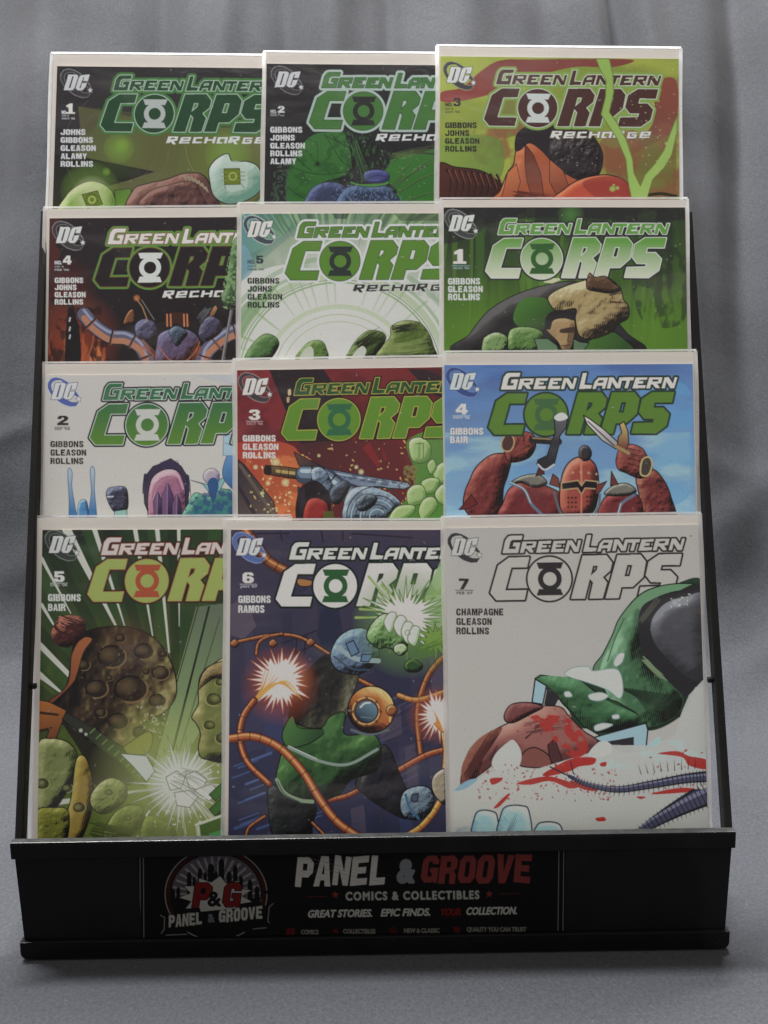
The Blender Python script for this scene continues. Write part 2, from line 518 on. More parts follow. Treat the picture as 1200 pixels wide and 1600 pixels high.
def smooth_closed(p, n=7):
    p = np.asarray(p, float); a = np.roll(p, 1, 0); c = np.roll(p, -1, 0); d = np.roll(p, -2, 0)
    t = np.linspace(0, 1, n, endpoint=False)[None, :, None]
    a, b, c, d = a[:, None], p[:, None], c[:, None], d[:, None]
    q = 0.5 * (2 * b + (c - a) * t + (2 * a - 5 * b + 4 * c - d) * t ** 2 + (3 * b - a - 3 * c + d) * t ** 3)
    return q.reshape(-1, 2)


def smooth_open(p, n=8):
    p = np.asarray(p, float)
    if len(p) < 3: return p
    q = np.vstack([2 * p[0] - p[1], p, 2 * p[-1] - p[-2]])
    out = []
    for i in range(1, len(q) - 2):
        a, b, c, d = q[i - 1], q[i], q[i + 1], q[i + 2]
        t = np.linspace(0, 1, n, endpoint=False)[:, None]
        out.append(0.5 * (2 * b + (c - a) * t + (2 * a - 5 * b + 4 * c - d) * t ** 2 + (3 * b - a - 3 * c + d) * t ** 3))
    return np.vstack(out + [p[-1:]])


class Canvas:
    def __init__(s, w, h, H, white, ink_scale=1.0):
        s.h = int(round(h / CELL)) * SS; s.w = int(round(w / CELL)) * SS
        s.k = SS / CELL                                       # canvas px per mm
        s.H = H; s.wl = lin(white)
        s.img = np.zeros((s.h, s.w, 3), np.float32)
        s.o = (0, 0, 1.0)
        s.noi = {}

    def frame(s, ox, oy, sc):
        s.o = (ox, oy, sc)
        p = s.P([(100, 100), (200, 100)])
        s.u = float(np.hypot(*(p[1] - p[0]))) / 100.0          # canvas px per frame unit
        return s

    def P(s, pts):
        p = np.asarray(pts, float).reshape(-1, 2)
        q = np.c_[s.o[0] + p[:, 0] / s.o[2], s.o[1] + p[:, 1] / s.o[2]]
        return hmap(s.H, q) * s.k

    def col(s, c):
        a = np.clip(lin(c) / s.wl * 0.80 - 0.018, 0.003, 1)
        l = float(a.mean())
        if l < 0.32: a = a * (l / 0.32) ** 0.16
        a = a * .92 + .08 * l
        if a[1] > a[0] and a[1] > a[2] * 1.25: a = a + np.array([0.08 * (a[1] - a[0]), -0.04 * (a[1] - a[0]), -0.12 * a[2]])
        return np.clip(a, 0.004, 0.92).astype(np.float32)

    # ---- masks
    def mask(s, polys, raw=False):
        """even-odd fill of closed polygons; returns (slice, mask)"""
        P = [np.asarray(p, float) if raw else s.P(p) for p in polys]
        A = np.vstack(P)
        x0 = max(int(A[:, 0].min()) - 1, 0); x1 = min(int(A[:, 0].max()) + 2, s.w)
        y0 = max(int(A[:, 1].min()) - 1, 0); y1 = min(int(A[:, 1].max()) + 2, s.h)
        if x1 <= x0 or y1 <= y0: return None, None
        T = np.zeros((y1 - y0, x1 - x0 + 1), np.uint8)
        for p in P:
            q = np.roll(p, -1, 0)
            for (ax, ay), (bx, by) in zip(p, q):
                if ay == by: continue
                if ay > by: ax, ay, bx, by = bx, by, ax, ay
                r0 = max(int(math.ceil(ay - 0.5)), y0); r1 = min(int(math.ceil(by - 0.5)), y1)
                if r1 <= r0: continue
                r = np.arange(r0, r1)
                xx = ax + (r + 0.5 - ay) * (bx - ax) / (by - ay)
                ix = np.clip(np.ceil(xx - 0.5).astype(int) - x0, 0, x1 - x0)
                T[r - y0, ix] ^= 1
        Mk = np.bitwise_xor.accumulate(T, axis=1)[:, :-1].astype(bool)
        return (slice(y0, y1), slice(x0, x1)), Mk

    def put(s, sl, a, c):
        v = s.img[sl]
        a = a[..., None] if a.ndim == 2 else a
        s.img[sl] = v * (1 - a) + c * a

    def grad(s, sl, g):
        """g = (c0, p0, c1, p1): colour running from p0 to p1"""
        c0, p0, c1, p1 = g[:4]
        a, b = s.P([p0, p1])
        yy, xx = np.mgrid[sl[0], sl[1]]
        d = b - a
        t = np.clip(((xx - a[0]) * d[0] + (yy - a[1]) * d[1]) / (d @ d), 0, 1)[..., None].astype(np.float32)
        return s.col(c0) * (1 - t) + s.col(c1) * t

    def color(s, sl, c):
        return s.grad(sl, c) if isinstance(c[0], (tuple, list)) else s.col(c)

    def poly(s, pts, c, sm=False, ink=None, inkc=(34, 30, 30), al=1.0, holes=()):
        rings = [np.asarray(pts, float)] + [np.asarray(h, float) for h in holes]
        if sm: rings = [smooth_closed(r) for r in rings]
        sl, mk = s.mask(rings)
        if sl is None: return None
        s.put(sl, mk.astype(np.float32) * al, s.color(sl, c))
        if ink:
            for r in rings: s.line(np.vstack([r, r[:1]]), ink, inkc)
        return sl, mk

    def line(s, pts, w, c, w2=None, sm=False, al=1.0, raw=False):
        p = np.asarray(pts, float)
        if sm: p = smooth_open(p)
        P = p if raw else s.P(p)
        u = 1.0 if raw else s.u
        n = len(P) - 1
        cc = s.col(c) if not isinstance(c[0], (tuple, list)) else None
        w2 = w if w2 is None else w2
        acc = None
        x0 = max(int(P[:, 0].min() - w * u) - 2, 0); x1 = min(int(P[:, 0].max() + w * u) + 3, s.w)
        y0 = max(int(P[:, 1].min() - w * u) - 2, 0); y1 = min(int(P[:, 1].max() + w * u) + 3, s.h)
        if x1 <= x0 or y1 <= y0: return
        A = np.zeros((y1 - y0, x1 - x0), np.float32)
        for i in range(n):
            (ax, ay), (bx, by) = P[i], P[i + 1]
            r = max(w, w2) * u / 2 + 1.5
            X0 = max(int(min(ax, bx) - r), x0); X1 = min(int(max(ax, bx) + r) + 2, x1)
            Y0 = max(int(min(ay, by) - r), y0); Y1 = min(int(max(ay, by) + r) + 2, y1)
            if X1 <= X0 or Y1 <= Y0: continue
            yy, xx = np.mgrid[Y0:Y1, X0:X1].astype(np.float32)
            xx += .5; yy += .5
            dx, dy = bx - ax, by - ay; L2 = dx * dx + dy * dy + 1e-9
            t = np.clip(((xx - ax) * dx + (yy - ay) * dy) / L2, 0, 1)
            dist = np.hypot(xx - ax - t * dx, yy - ay - t * dy)
            ww = (w + (w2 - w) * (i + t) / n) * u / 2
            a = np.clip(ww - dist + 0.5, 0, 1)
            v = A[Y0 - y0:Y1 - y0, X0 - x0:X1 - x0]
            np.maximum(v, a, out=v)
        sl = (slice(y0, y1), slice(x0, x1))
        s.put(sl, A * al, cc if cc is not None else s.grad(sl, c))

    def glow(s, c, r, colr, al=1.0, pw=1.5, ry=None):
        q = s.P([c])[0]; R = r * s.u; Ry = (ry or r) * s.u
        x0 = max(int(q[0] - R), 0); x1 = min(int(q[0] + R) + 1, s.w); y0 = max(int(q[1] - Ry), 0); y1 = min(int(q[1] + Ry) + 1, s.h)
        if x1 <= x0 or y1 <= y0: return
        yy, xx = np.mgrid[y0:y1, x0:x1]
        d = np.sqrt(((xx - q[0]) / R) ** 2 + ((yy - q[1]) / Ry) ** 2)
        a = (np.clip(1 - d, 0, 1) ** pw * al).astype(np.float32)
        s.put((slice(y0, y1), slice(x0, x1)), a, s.col(colr))

    def fill(s, c):
        sl = (slice(0, s.h), slice(0, s.w))
        s.img[:] = s.color(sl, c)

    def mottle(s, pts, c, cell=20, thr=0.55, soft=0.08, seed=1, al=0.7, ax=1.0, sm=True, rot=False):
        """irregular patches of ink inside an outline"""
        if pts is None:
            sl = (slice(0, s.h), slice(0, s.w)); mk = np.ones((s.h, s.w), bool)
        else:
            r = np.asarray(pts, float); r = smooth_closed(r) if sm else r
            sl, mk = s.mask([r])
            if sl is None: return
        n = vnoise(mk.shape[0], mk.shape[1], cell * s.u, seed, 4, ax)
        a = np.clip((n - thr) / soft + 0.5, 0, 1) * mk * al
        s.put(sl, a.astype(np.float32), s.color(sl, c))

    def lump(s, pts, base, hi, lo, seed=1, light=(-.6, -.8), ink=3, sm=True, spots=True, hatch=True, inkc=(30, 27, 28), bumpy=.5):
        """an inked, airbrushed rounded mass: relief from a softened outline plus knobbly undulation"""
        r = np.asarray(pts, float); r = smooth_closed(r) if sm else r
        sl, mk = s.mask([r])
        if sl is None: return
        h, w = mk.shape
        pd = max(6, int(min(h, w) * .16))
        f = np.pad(mk.astype(np.float32), pd)
        f = blur(blur(blur(f, pd), max(2, pd // 2)), max(2, pd // 3))[pd:-pd, pd:-pd] if pd else f
        sz = max(h, w)
        nz = vnoise(h, w, max(10, sz * .17), seed, 2) + .45 * vnoise(h, w, max(6, sz * .06), seed + 9, 2)
        f = f + (bumpy if spots else bumpy * .4) * .42 * blur(nz.astype(np.float32), max(1, int(sz * .012)))
        gy, gx = np.gradient(f)
        ln = math.hypot(*light); sh = -(gx * light[0] + gy * light[1]) / ln
        sd = np.abs(sh[mk]).mean() * 2.1 + 1e-6
        sh = np.clip(sh / sd, -1.6, 1.6)
        v = np.broadcast_to(s.color(sl, base), mk.shape + (3,)).copy()
        a = np.clip((sh - .10) / .9, 0, 1)[..., None] * .95
        v = v * (1 - a) + s.col(hi) * a
        a = np.clip((-sh - .05) / .7, 0, 1)[..., None] * .95
        v = v * (1 - a) + s.col(lo) * a
        a = np.clip((sh - .95) / .3, 0, 1)[..., None] * .55
        v = v * (1 - a) + s.col(tuple(min(235, q + 34) for q in hi)) * a
        if spots:
            yy, xx = np.mgrid[0:h, 0:w]
            th = math.atan2(light[1], light[0]) + .55 + (seed % 5) * .1
            ph = xx * -math.sin(th) + yy * math.cos(th) + (nz - .7) * 10 * s.u
            st = np.sin(ph * 6.283 / (8.5 * s.u)) if hatch else 0
            a = (np.clip((-sh + st * .34 - .52) / .10, 0, 1) * .93)[..., None]
            v = v * (1 - a) + s.col(inkc) * a
        s.put(sl, mk.astype(np.float32), v)
        if ink: s.line(np.vstack([r, r[:1]]), ink, inkc)

    def crater(s, x, y, r, dark, lit, light=(.6, .6)):
        n = math.hypot(*light); lx, ly = light[0] / n, light[1] / n
        s.poly([(x + r * math.cos(a), y + r * .8 * math.sin(a)) for a in np.linspace(0, 6.28, 22)[:-1]], dark, sm=True, al=.85)
        s.glow((x - lx * r * .35, y - ly * r * .3), r * .8, lit, .55, .8, ry=r * .6)
        t0 = math.atan2(-ly, -lx)
        s.line([(x + r * math.cos(t0 + q), y + r * .8 * math.sin(t0 + q)) for q in np.linspace(-1.4, 1.4, 14)], r * .12, (30, 27, 28))
        s.line([(x + r * 1.06 * math.cos(t0 + 3.14 + q), y + r * .86 * math.sin(t0 + 3.14 + q)) for q in np.linspace(-1.2, 1.2, 14)], r * .13, lit)

    def burst(s, c, r0, r1, n, colr, seed=1, ink=None, inkc=(60, 90, 40), sq=1.0, rot=0):
        rng = np.random.default_rng(seed); pts = []
        for i in range(2 * n):
            a = math.pi * i / n + rng.uniform(-.5, .5) * math.pi / n * .7 + rot
            rr = r1 * rng.uniform(.62, 1.05) if i % 2 == 0 else r0 * rng.uniform(.8, 1.15)
            pts.append((c[0] + rr * math.cos(a), c[1] + rr * math.sin(a) * sq))
        s.poly(pts, colr, ink=ink, inkc=inkc)

    def specks(s, box, n, colr, r=(1, 4), seed=1, al=.9):
        rng = np.random.default_rng(seed)
        for i in range(n):
            x = rng.uniform(box[0], box[2]); y = rng.uniform(box[1], box[3]); q = rng.uniform(*r)
            a = rng.uniform(0, 6.28)
            s.line([(x, y), (x + q * math.cos(a), y + q * math.sin(a))], q, colr, w2=q * .6, al=al)

    def cable(s, pts, w, dark, mid, hi, bands=0):
        p = smooth_open(pts, 10)
        s.line(p, w + 5, (34, 26, 24))
        s.line(p, w, dark)
        s.line(p + np.array([-w * .08, -w * .12]), w * .62, mid)
        s.line(p + np.array([-w * .14, -w * .22]), w * .22, hi)
        if bands:
            for i in range(4, len(p) - 2, bands):
                d = p[i + 1] - p[i - 1]; nn = np.array([-d[1], d[0]]) / (np.hypot(*d) + 1e-6) * w * .5
                s.line([p[i] - nn, p[i] + nn], max(2.0, w * .09), (50, 30, 24))

    def strands(s, a, b, n, w, colr, spread, seed=1, al=1.0, w2=0.3):
        """combed, tapering strokes running from a to b"""
        rng = np.random.default_rng(seed)
        a = np.array(a, float); b = np.array(b, float); d = b - a
        nn = np.array([-d[1], d[0]]) / (np.hypot(*d) + 1e-6)
        bow = rng.uniform(-.3, .3) * spread
        for i in range(n):
            t = ((i + .5) / n * 2 - 1) * 1.25 * spread + rng.normal(0, spread * .12)
            k0, k1 = rng.uniform(-.06, .25), rng.uniform(-.25, .08)
            p0 = a + d * k0 + nn * t * .8; p1 = b + d * k1 + nn * t * 1.05
            s.line([p0, (p0 + p1) / 2 + nn * (bow + rng.normal(0, spread * .08)), p1], w * rng.uniform(.5, 1.15), colr, w2=w * w2, sm=True, al=al)

    # ---- text
    def text(s, txt, x, y, h, c, width=None, bold=0.0, shear=0.0, rot=0.0, al=1.0, jit=0.0, space=1.0, outline=None):
        """baseline start (x, y), cap height h, total width, all in frame units"""
        rings = glyph_rings(txt, space)
        if not rings: return
        A = np.vstack(rings)
        k = h / CAP
        kx = k if width is None else (width - bold * h) / max(A[:, 0].max() - A[:, 0].min(), 1e-6)
        x0 = A[:, 0].min()
        ca, sa = math.cos(rot), math.sin(rot)
        out = []
        for r in rings:
            X = (r[:, 0] - x0) * kx + bold * h * .5; Yv = -r[:, 1] * k * (1 - bold * .5) - bold * h * .25
            X = X - Yv * shear
            out.append(s.P(np.c_[x + X * ca - Yv * sa, y + X * sa + Yv * ca]))
        if outline:
            for r in out: s.line(np.vstack([r, r[:1]]), (bold * h + outline[0] * 2) * s.u, outline[1], raw=True)
        sl, mk = s.mask(out, raw=True)
        if sl is None: return
        s.put(sl, mk.astype(np.float32) * al, s.color(sl, c))
        if bold:
            for r in out: s.line(np.vstack([r, r[:1]]), bold * h * s.u, c, al=al, raw=True)

    def finish(s):
        a = s.img.reshape(s.h // SS, SS, s.w // SS, SS, 3).mean((1, 3))
        return a


_gc = {}


def glyph_rings(txt, space=1.0):
    key = (txt, space)
    if key in _gc: return _gc[key]
    cu = bpy.data.curves.new('lettering', 'FONT'); cu.body = txt; cu.space_character = space
    cu.resolution_u = 3
    ob = bpy.data.objects.new('lettering', cu); COL.objects.link(ob)
    dg = bpy.context.evaluated_depsgraph_get(); dg.update()
    c2 = ob.evaluated_get(dg).to_curve(dg)
    rings = []
    for sp in c2.splines:
        bp = sp.bezier_points; n = len(bp)
        if n < 2: continue
        pts = []
        for i in range(n):
            a = bp[i]; b = bp[(i + 1) % n]
            for t in (0, .25, .5, .75):
                q = a.co * (1 - t) ** 3 + 3 * a.handle_right * t * (1 - t) ** 2 + 3 * b.handle_left * t * t * (1 - t) + b.co * t ** 3
                pts.append((q.x, q.y))
        rings.append(np.array(pts))
    ob.evaluated_get(dg).to_curve_clear()
    bpy.data.objects.remove(ob); bpy.data.curves.remove(cu)
    _gc[key] = rings
    return rings


BLOCK = {                                                      # heavy condensed capitals and figures on a unit box
    'P': [[(0, 0), (0, 1), (.7, 1), (.98, .82), (.98, .5), (.72, .33), (.36, .33), (.36, 0)], [(.36, .56), (.36, .79), (.62, .79), (.62, .56)]],
    'A': [[(0, 0), (.3, 1), (.72, 1), (1, 0), (.66, 0), (.62, .2), (.38, .2), (.34, 0)], [(.42, .4), (.58, .4), (.5, .76)]],
    'N': [[(0, 0), (0, 1), (.34, 1), (.66, .45), (.66, 1), (1, 1), (1, 0), (.68, 0), (.34, .55), (.34, 0)]],
    'E': [[(0, 0), (0, 1), (.95, 1), (.95, .77), (.37, .77), (.37, .62), (.85, .62), (.85, .4), (.37, .4), (.37, .23), (.97, .23), (.97, 0)]],
    'L': [[(0, 0), (0, 1), (.38, 1), (.38, .25), (.95, .25), (.95, 0)]],
    'G': [[(.98, .68), (.63, .68), (.6, .78), (.42, .78), (.37, .7), (.37, .3), (.42, .22), (.6, .22), (.64, .3), (.64, .37), (.5, .37), (.5, .55), (1, .55), (1, 0), (.8, 0), (.76, .06), (.6, 0), (.22, 0), (0, .2), (0, .8), (.22, 1), (.78, 1), (.98, .84)]],
    'R': [[(0, 0), (0, 1), (.72, 1), (.97, .84), (.97, .56), (.8, .45), (.97, .33), (.99, 0), (.64, 0), (.62, .32), (.55, .37), (.37, .37), (.37, 0)], [(.37, .58), (.37, .79), (.61, .79), (.61, .58)]],
    'O': [[(.22, 0), (0, .2), (0, .8), (.22, 1), (.78, 1), (1, .8), (1, .2), (.78, 0)], [(.37, .28), (.37, .72), (.43, .79), (.57, .79), (.63, .72), (.63, .28), (.57, .21), (.43, .21)]],
    'V': [[(.3, 0), (0, 1), (.36, 1), (.5, .38), (.64, 1), (1, 1), (.7, 0)]],
    'B': [[(0, 0), (0, 1), (.72, 1), (.95, .86), (.95, .6), (.84, .51), (1, .4), (1, .15), (.76, 0)], [(.37, .61), (.37, .8), (.58, .8), (.58, .61)], [(.37, .2), (.37, .42), (.62, .42), (.62, .2)]],
    'C': [[(.98, .62), (.63, .62), (.63, .72), (.58, .79), (.42, .79), (.37, .72), (.37, .28), (.42, .21), (.58, .21), (.63, .28), (.63, .4), (.98, .4), (.98, .2), (.78, 0), (.22, 0), (0, .2), (0, .8), (.22, 1), (.78, 1), (.98, .8)]],
    'H': [[(0, 0), (0, 1), (.37, 1), (.37, .62), (.63, .62), (.63, 1), (1, 1), (1, 0), (.63, 0), (.63, .38), (.37, .38), (.37, 0)]],
    'I': [[(0, 0), (0, 1), (1, 1), (1, 0)]],
    'J': [[(.62, 1), (1, 1), (1, .2), (.8, 0), (.2, 0), (0, .18), (0, .4), (.36, .4), (.36, .26), (.42, .21), (.56, .21), (.62, .28)]],
    'M': [[(0, 0), (0, 1), (.4, 1), (.5, .5), (.6, 1), (1, 1), (1, 0), (.72, 0), (.72, .62), (.6, 0), (.4, 0), (.28, .62), (.28, 0)]],
    'S': [[(.96, .66), (.62, .66), (.62, .74), (.56, .8), (.44, .8), (.38, .74), (.38, .68), (.8, .5), (.98, .36), (.98, .18), (.78, 0), (.22, 0), (.02, .18), (.02, .36), (.37, .36), (.37, .26), (.43, .2), (.56, .2), (.62, .26), (.62, .32), (.2, .52), (.02, .66), (.02, .82), (.22, 1), (.78, 1), (.96, .82)]],
    'Y': [[(.32, 0), (.32, .4), (0, 1), (.36, 1), (.5, .66), (.64, 1), (1, 1), (.68, .4), (.68, 0)]],
    '1': [[(0, 0), (0, .17), (.3, .17), (.3, .68), (.06, .62), (.06, .82), (.44, 1), (.74, 1), (.74, .17), (1, .17), (1, 0)]],
    '2': [[(0, 0), (0, .2), (.6, .62), (.62, .74), (.56, .8), (.44, .8), (.38, .74), (.38, .64), (.03, .64), (.03, .8), (.22, 1), (.78, 1), (.98, .82), (.98, .62), (.86, .48), (.5, .24), (1, .24), (1, 0)]],
    '3': [[(.02, .7), (.02, .84), (.22, 1), (.78, 1), (.97, .84), (.97, .64), (.82, .52), (1, .4), (1, .18), (.78, 0), (.22, 0), (0, .18), (0, .34), (.36, .34), (.36, .26), (.42, .2), (.58, .2), (.64, .26), (.64, .38), (.56, .43), (.36, .43), (.36, .6), (.56, .6), (.62, .66), (.62, .74), (.56, .8), (.44, .8), (.38, .74), (.38, .7)]],
    '4': [[(.52, 0), (.52, .2), (0, .2), (0, .42), (.45, 1), (.86, 1), (.86, .42), (1, .42), (1, .2), (.86, .2), (.86, 0)], [(.3, .42), (.52, .42), (.52, .72)]],
    '5': [[(.05, .42), (.05, 1), (.93, 1), (.93, .77), (.38, .77), (.38, .64), (.76, .64), (.98, .48), (.98, .18), (.78, 0), (.22, 0), (.02, .18), (.02, .33), (.38, .33), (.38, .26), (.44, .2), (.56, .2), (.62, .26), (.62, .38), (.56, .44), (.44, .44), (.38, .4)]],
    '6': [[(.97, .7), (.62, .7), (.62, .75), (.56, .8), (.44, .8), (.38, .74), (.38, .62), (.76, .62), (.98, .46), (.98, .18), (.78, 0), (.22, 0), (0, .18), (0, .82), (.22, 1), (.78, 1), (.97, .84)], [(.38, .25), (.38, .4), (.44, .44), (.56, .44), (.62, .38), (.62, .26), (.56, .2), (.44, .2)]],
    '7': [[(.12, 0), (.55, .76), (0, .76), (0, 1), (.98, 1), (.98, .8), (.5, 0)]],
}
BW = {'I': .42, 'M': 1.3, '1': .9}


def block(s, txt, x, y, h, width, c, shear=0.0, rot=0.0, outline=None, wob=0.0, gap=.13, seed=1):
    rng = np.random.default_rng(seed)
    tot = sum(BW.get(k, 1.0) for k in txt) + gap * (len(txt) - 1)
    u = width / tot; cx = 0.0; L = []
    ca, sa = math.cos(rot), math.sin(rot)
    for k in txt:
        w = BW.get(k, 1.0); out = []
        j = rng.uniform(-wob, wob, (4, 2))
        for r in BLOCK[k]:
            r = np.asarray(r, float); fx, fy = r[:, 0:1], r[:, 1:2]
            d = j[0] * (1 - fx) * (1 - fy) + j[1] * fx * (1 - fy) + j[2] * (1 - fx) * fy + j[3] * fx * fy
            r = r + d
            X = cx + r[:, 0] * w * u; Y = -r[:, 1] * h; X = X - Y * shear
            out.append(s.P(np.c_[x + X * ca - Y * sa, y + X * sa + Y * ca]))
        L.append(out); cx += (w + gap) * u
    if outline:
        for out in L:
            for r in out[:1]:
                s.line(np.vstack([r, r[:1]]), outline[0] * 2 * s.u, outline[1], raw=True)
                sl, mk = s.mask([r], raw=True)
                if sl is not None: s.put(sl, mk.astype(np.float32), s.color(sl, outline[1]))
    for out in L:
        sl, mk = s.mask(out, raw=True)
        if sl is not None: s.put(sl, mk.astype(np.float32), s.color(sl, c))


Canvas.block = block
_h = np.vstack(glyph_rings('H'))
CAP = float(_h[:, 1].max())

# ------------------------------------------------------------------ the series title, traced once from the white cover
def _A(*p): return [(770 + x / 7.5, 830 + y / 7.5) for x, y in p]
def _B(*p): return [(920 + x / 7.059, 825 + y / 7.059) for x, y in p]


LOGO_O = (859.1, 904.9)
BIG = [
    [_A((195, 312), (432, 307), (404, 427), (222, 430), (150, 697), (402, 692), (378, 808), (45, 812), (-26, 727), (66, 405))],
    [_A((1058, 290)) + _B((200, 303), (262, 385), (243, 472), (160, 545), (207, 605), (158, 778), (12, 782), (52, 605)) +
     _A((1142, 562), (1083, 795), (922, 795)), _B((52, 418), (105, 418), (92, 468), (25, 530))],
    [_B((322, 303), (575, 297), (635, 372), (605, 545), (490, 652), (365, 655), (335, 775), (190, 778)),
     _B((430, 412), (485, 410), (455, 535), (398, 535))],
    [_B((782, 295), (1030, 291), (1005, 410), (808, 412), (793, 475), (905, 472), (975, 545), (945, 680), (828, 768), (548, 770),
        (575, 655), (792, 645), (806, 600), (690, 600), (632, 525), (665, 375))],
]
SMALL = [
    [_A((352, 55), (340, 103), (235, 105), (210, 125), (190, 212), (268, 212), (275, 180), (238, 180), (247, 138), (328, 135), (300, 258),
        (118, 262), (150, 110), (185, 65), (215, 57))],
    [_A((352, 127), (518, 122), (502, 192), (455, 200), (485, 250), (440, 252), (396, 205), (380, 205), (366, 255), (322, 258)),
     _A((400, 148), (475, 147), (470, 172), (394, 174))],
    [_A((545, 120), (690, 115), (682, 148), (588, 150), (584, 168), (640, 167), (634, 192), (578, 194), (572, 215), (668, 212), (658, 250), (512, 254))],
    [_A((718, 118), (858, 113), (850, 145), (756, 147), (750, 165), (810, 163), (803, 188), (744, 190), (738, 212), (838, 210), (828, 247), (685, 250))],
    [_A((882, 113), (935, 112), (988, 195), (1006, 110), (1040, 110), (1005, 245), (960, 245), (908, 155), (885, 248), (845, 249))],
    [_B((-14, 82), (31, 80), (4, 217), (94, 221), (80, 260), (-57, 266))],
    [_B((275, 132), (240, 258), (205, 260), (215, 225), (145, 228), (135, 262), (98, 264), (125, 175), (165, 135)),
     _B((170, 165), (225, 163), (218, 190), (152, 195))],
    [_B((288, 130), (335, 129), (385, 205), (405, 130), (440, 128), (412, 253), (365, 255), (320, 178), (300, 257), (262, 258))],
    [_B((442, 128), (572, 126), (562, 160), (525, 162), (500, 252), (462, 253), (487, 165), (432, 166))],
    [_B((590, 128), (725, 124), (716, 152), (632, 156), (626, 170), (680, 168), (672, 196), (618, 200), (612, 218), (706, 214), (696, 248), (552, 254))],
    [_B((745, 124), (895, 122), (880, 190), (835, 197), (868, 246), (820, 248), (785, 205), (765, 204), (752, 250), (710, 251)),
     _B((785, 148), (850, 146), (845, 170), (778, 172))],
    [_B((920, 122), (965, 120), (1015, 195), (1035, 120), (1065, 119), (1030, 246), (985, 247), (940, 170), (922, 248), (885, 249))],
]


def circ(cx, cy, r, n=48): return [(cx + r * math.cos(6.28318 * i / n), cy + r * math.sin(6.28318 * i / n)) for i in range(n)]


O_DISC = _A(*circ(668, 562, 256))
EMB = [[_A((515, 372), (832, 366), (803, 442), (545, 447))], [_A((545, 680), (800, 678), (830, 752), (517, 758))],
       [_A(*circ(673, 562, 140)), _A(*circ(673, 562, 79))]]


def _R(*p): return [(850 + x / 6.667, 190 + y / 6.667) for x, y in p]


REF_O = (840.5, 169.2)
_e = lambda dx: [_R(*[(x + dx, y) for x, y in ((225, 107), (330, 105), (318, 148), (235, 152), (233, 160), (315, 158), (310, 172), (200, 174))]),
                 _R(*[(x + dx, y) for x, y in ((250, 122), (300, 120), (297, 132), (246, 133))])]
_r = lambda dx: [_R(*[(x + dx, y) for x, y in ((90, 100), (195, 99), (184, 142), (148, 148), (170, 182), (138, 182), (112, 150), (105, 168), (66, 170))]),
                 _R(*[(x + dx, y) for x, y in ((118, 114), (160, 113), (156, 128), (114, 130))])]
TAGLINE = [_r(0), _e(0),
           [_R((358, 107), (450, 105), (444, 122), (382, 124), (374, 155), (445, 153), (440, 170), (340, 173))],
           [_R((480, 106), (508, 106), (502, 130), (560, 129), (566, 105), (592, 105), (575, 172), (548, 172), (556, 145), (498, 146), (490, 173), (462, 173))],
           [_R((612, 108), (718, 106), (700, 173), (672, 173), (686, 125), (636, 127), (627, 160), (660, 159), (656, 173), (594, 174))],
           _r(648),
           [_R((880, 110), (975, 110), (971, 125), (900, 127), (893, 160), (940, 158), (943, 148), (910, 148), (914, 135), (970, 134), (958, 176), (860, 178))],
           _e(788)]

def _D(*p): return [(690 + x / 15.0, 830 + y / 15.0) for x, y in p]


BUL_O = (726.5, 855.5)
BUL_SW = [_D((640, 165), (480, 75), (330, 42), (220, 75), (148, 180), (158, 300), (240, 455), (305, 440), (250, 370), (215, 240), (250, 150), (330, 108), (450, 100), (590, 195)),
          _D((380, 590), (520, 690), (700, 748), (830, 730), (895, 640), (860, 652), (720, 645), (540, 550), (455, 575)),
          _D((800, 350), (860, 420), (900, 500), (860, 505), (800, 460))]
BUL_D = [_D((330, 175), (550, 175), (580, 220), (505, 510), (455, 575), (235, 580), (265, 440), (290, 380)), _D((435, 222), (468, 222), (398, 520), (358, 520))]
BUL_C = [_D((680, 182), (865, 160), (825, 330), (708, 332), (733, 230), (712, 232), (622, 515), (652, 515), (684, 388), (805, 375), (770, 490), (700, 572), (580, 574), (528, 520), (595, 260), (632, 202))]
BUL_ST = []
for i in range(10):
    a = math.radians(-100 + 36 * i); q = 75 if i % 2 == 0 else 32
    BUL_ST.append((895 + q * math.cos(a), 565 + q * math.sin(a)))
BUL_ST = [_D(*BUL_ST)]

LOGO_H = {}                                                   # filled with the measuring homographies


def place(cv, rings, refH, ref, tgt, sc):
    r0 = hmap(refH, [ref])[0]; t0 = hmap(cv.H, [tgt])[0]
    return [((hmap(refH, r) - r0) * sc + t0) * cv.k for r in rings]


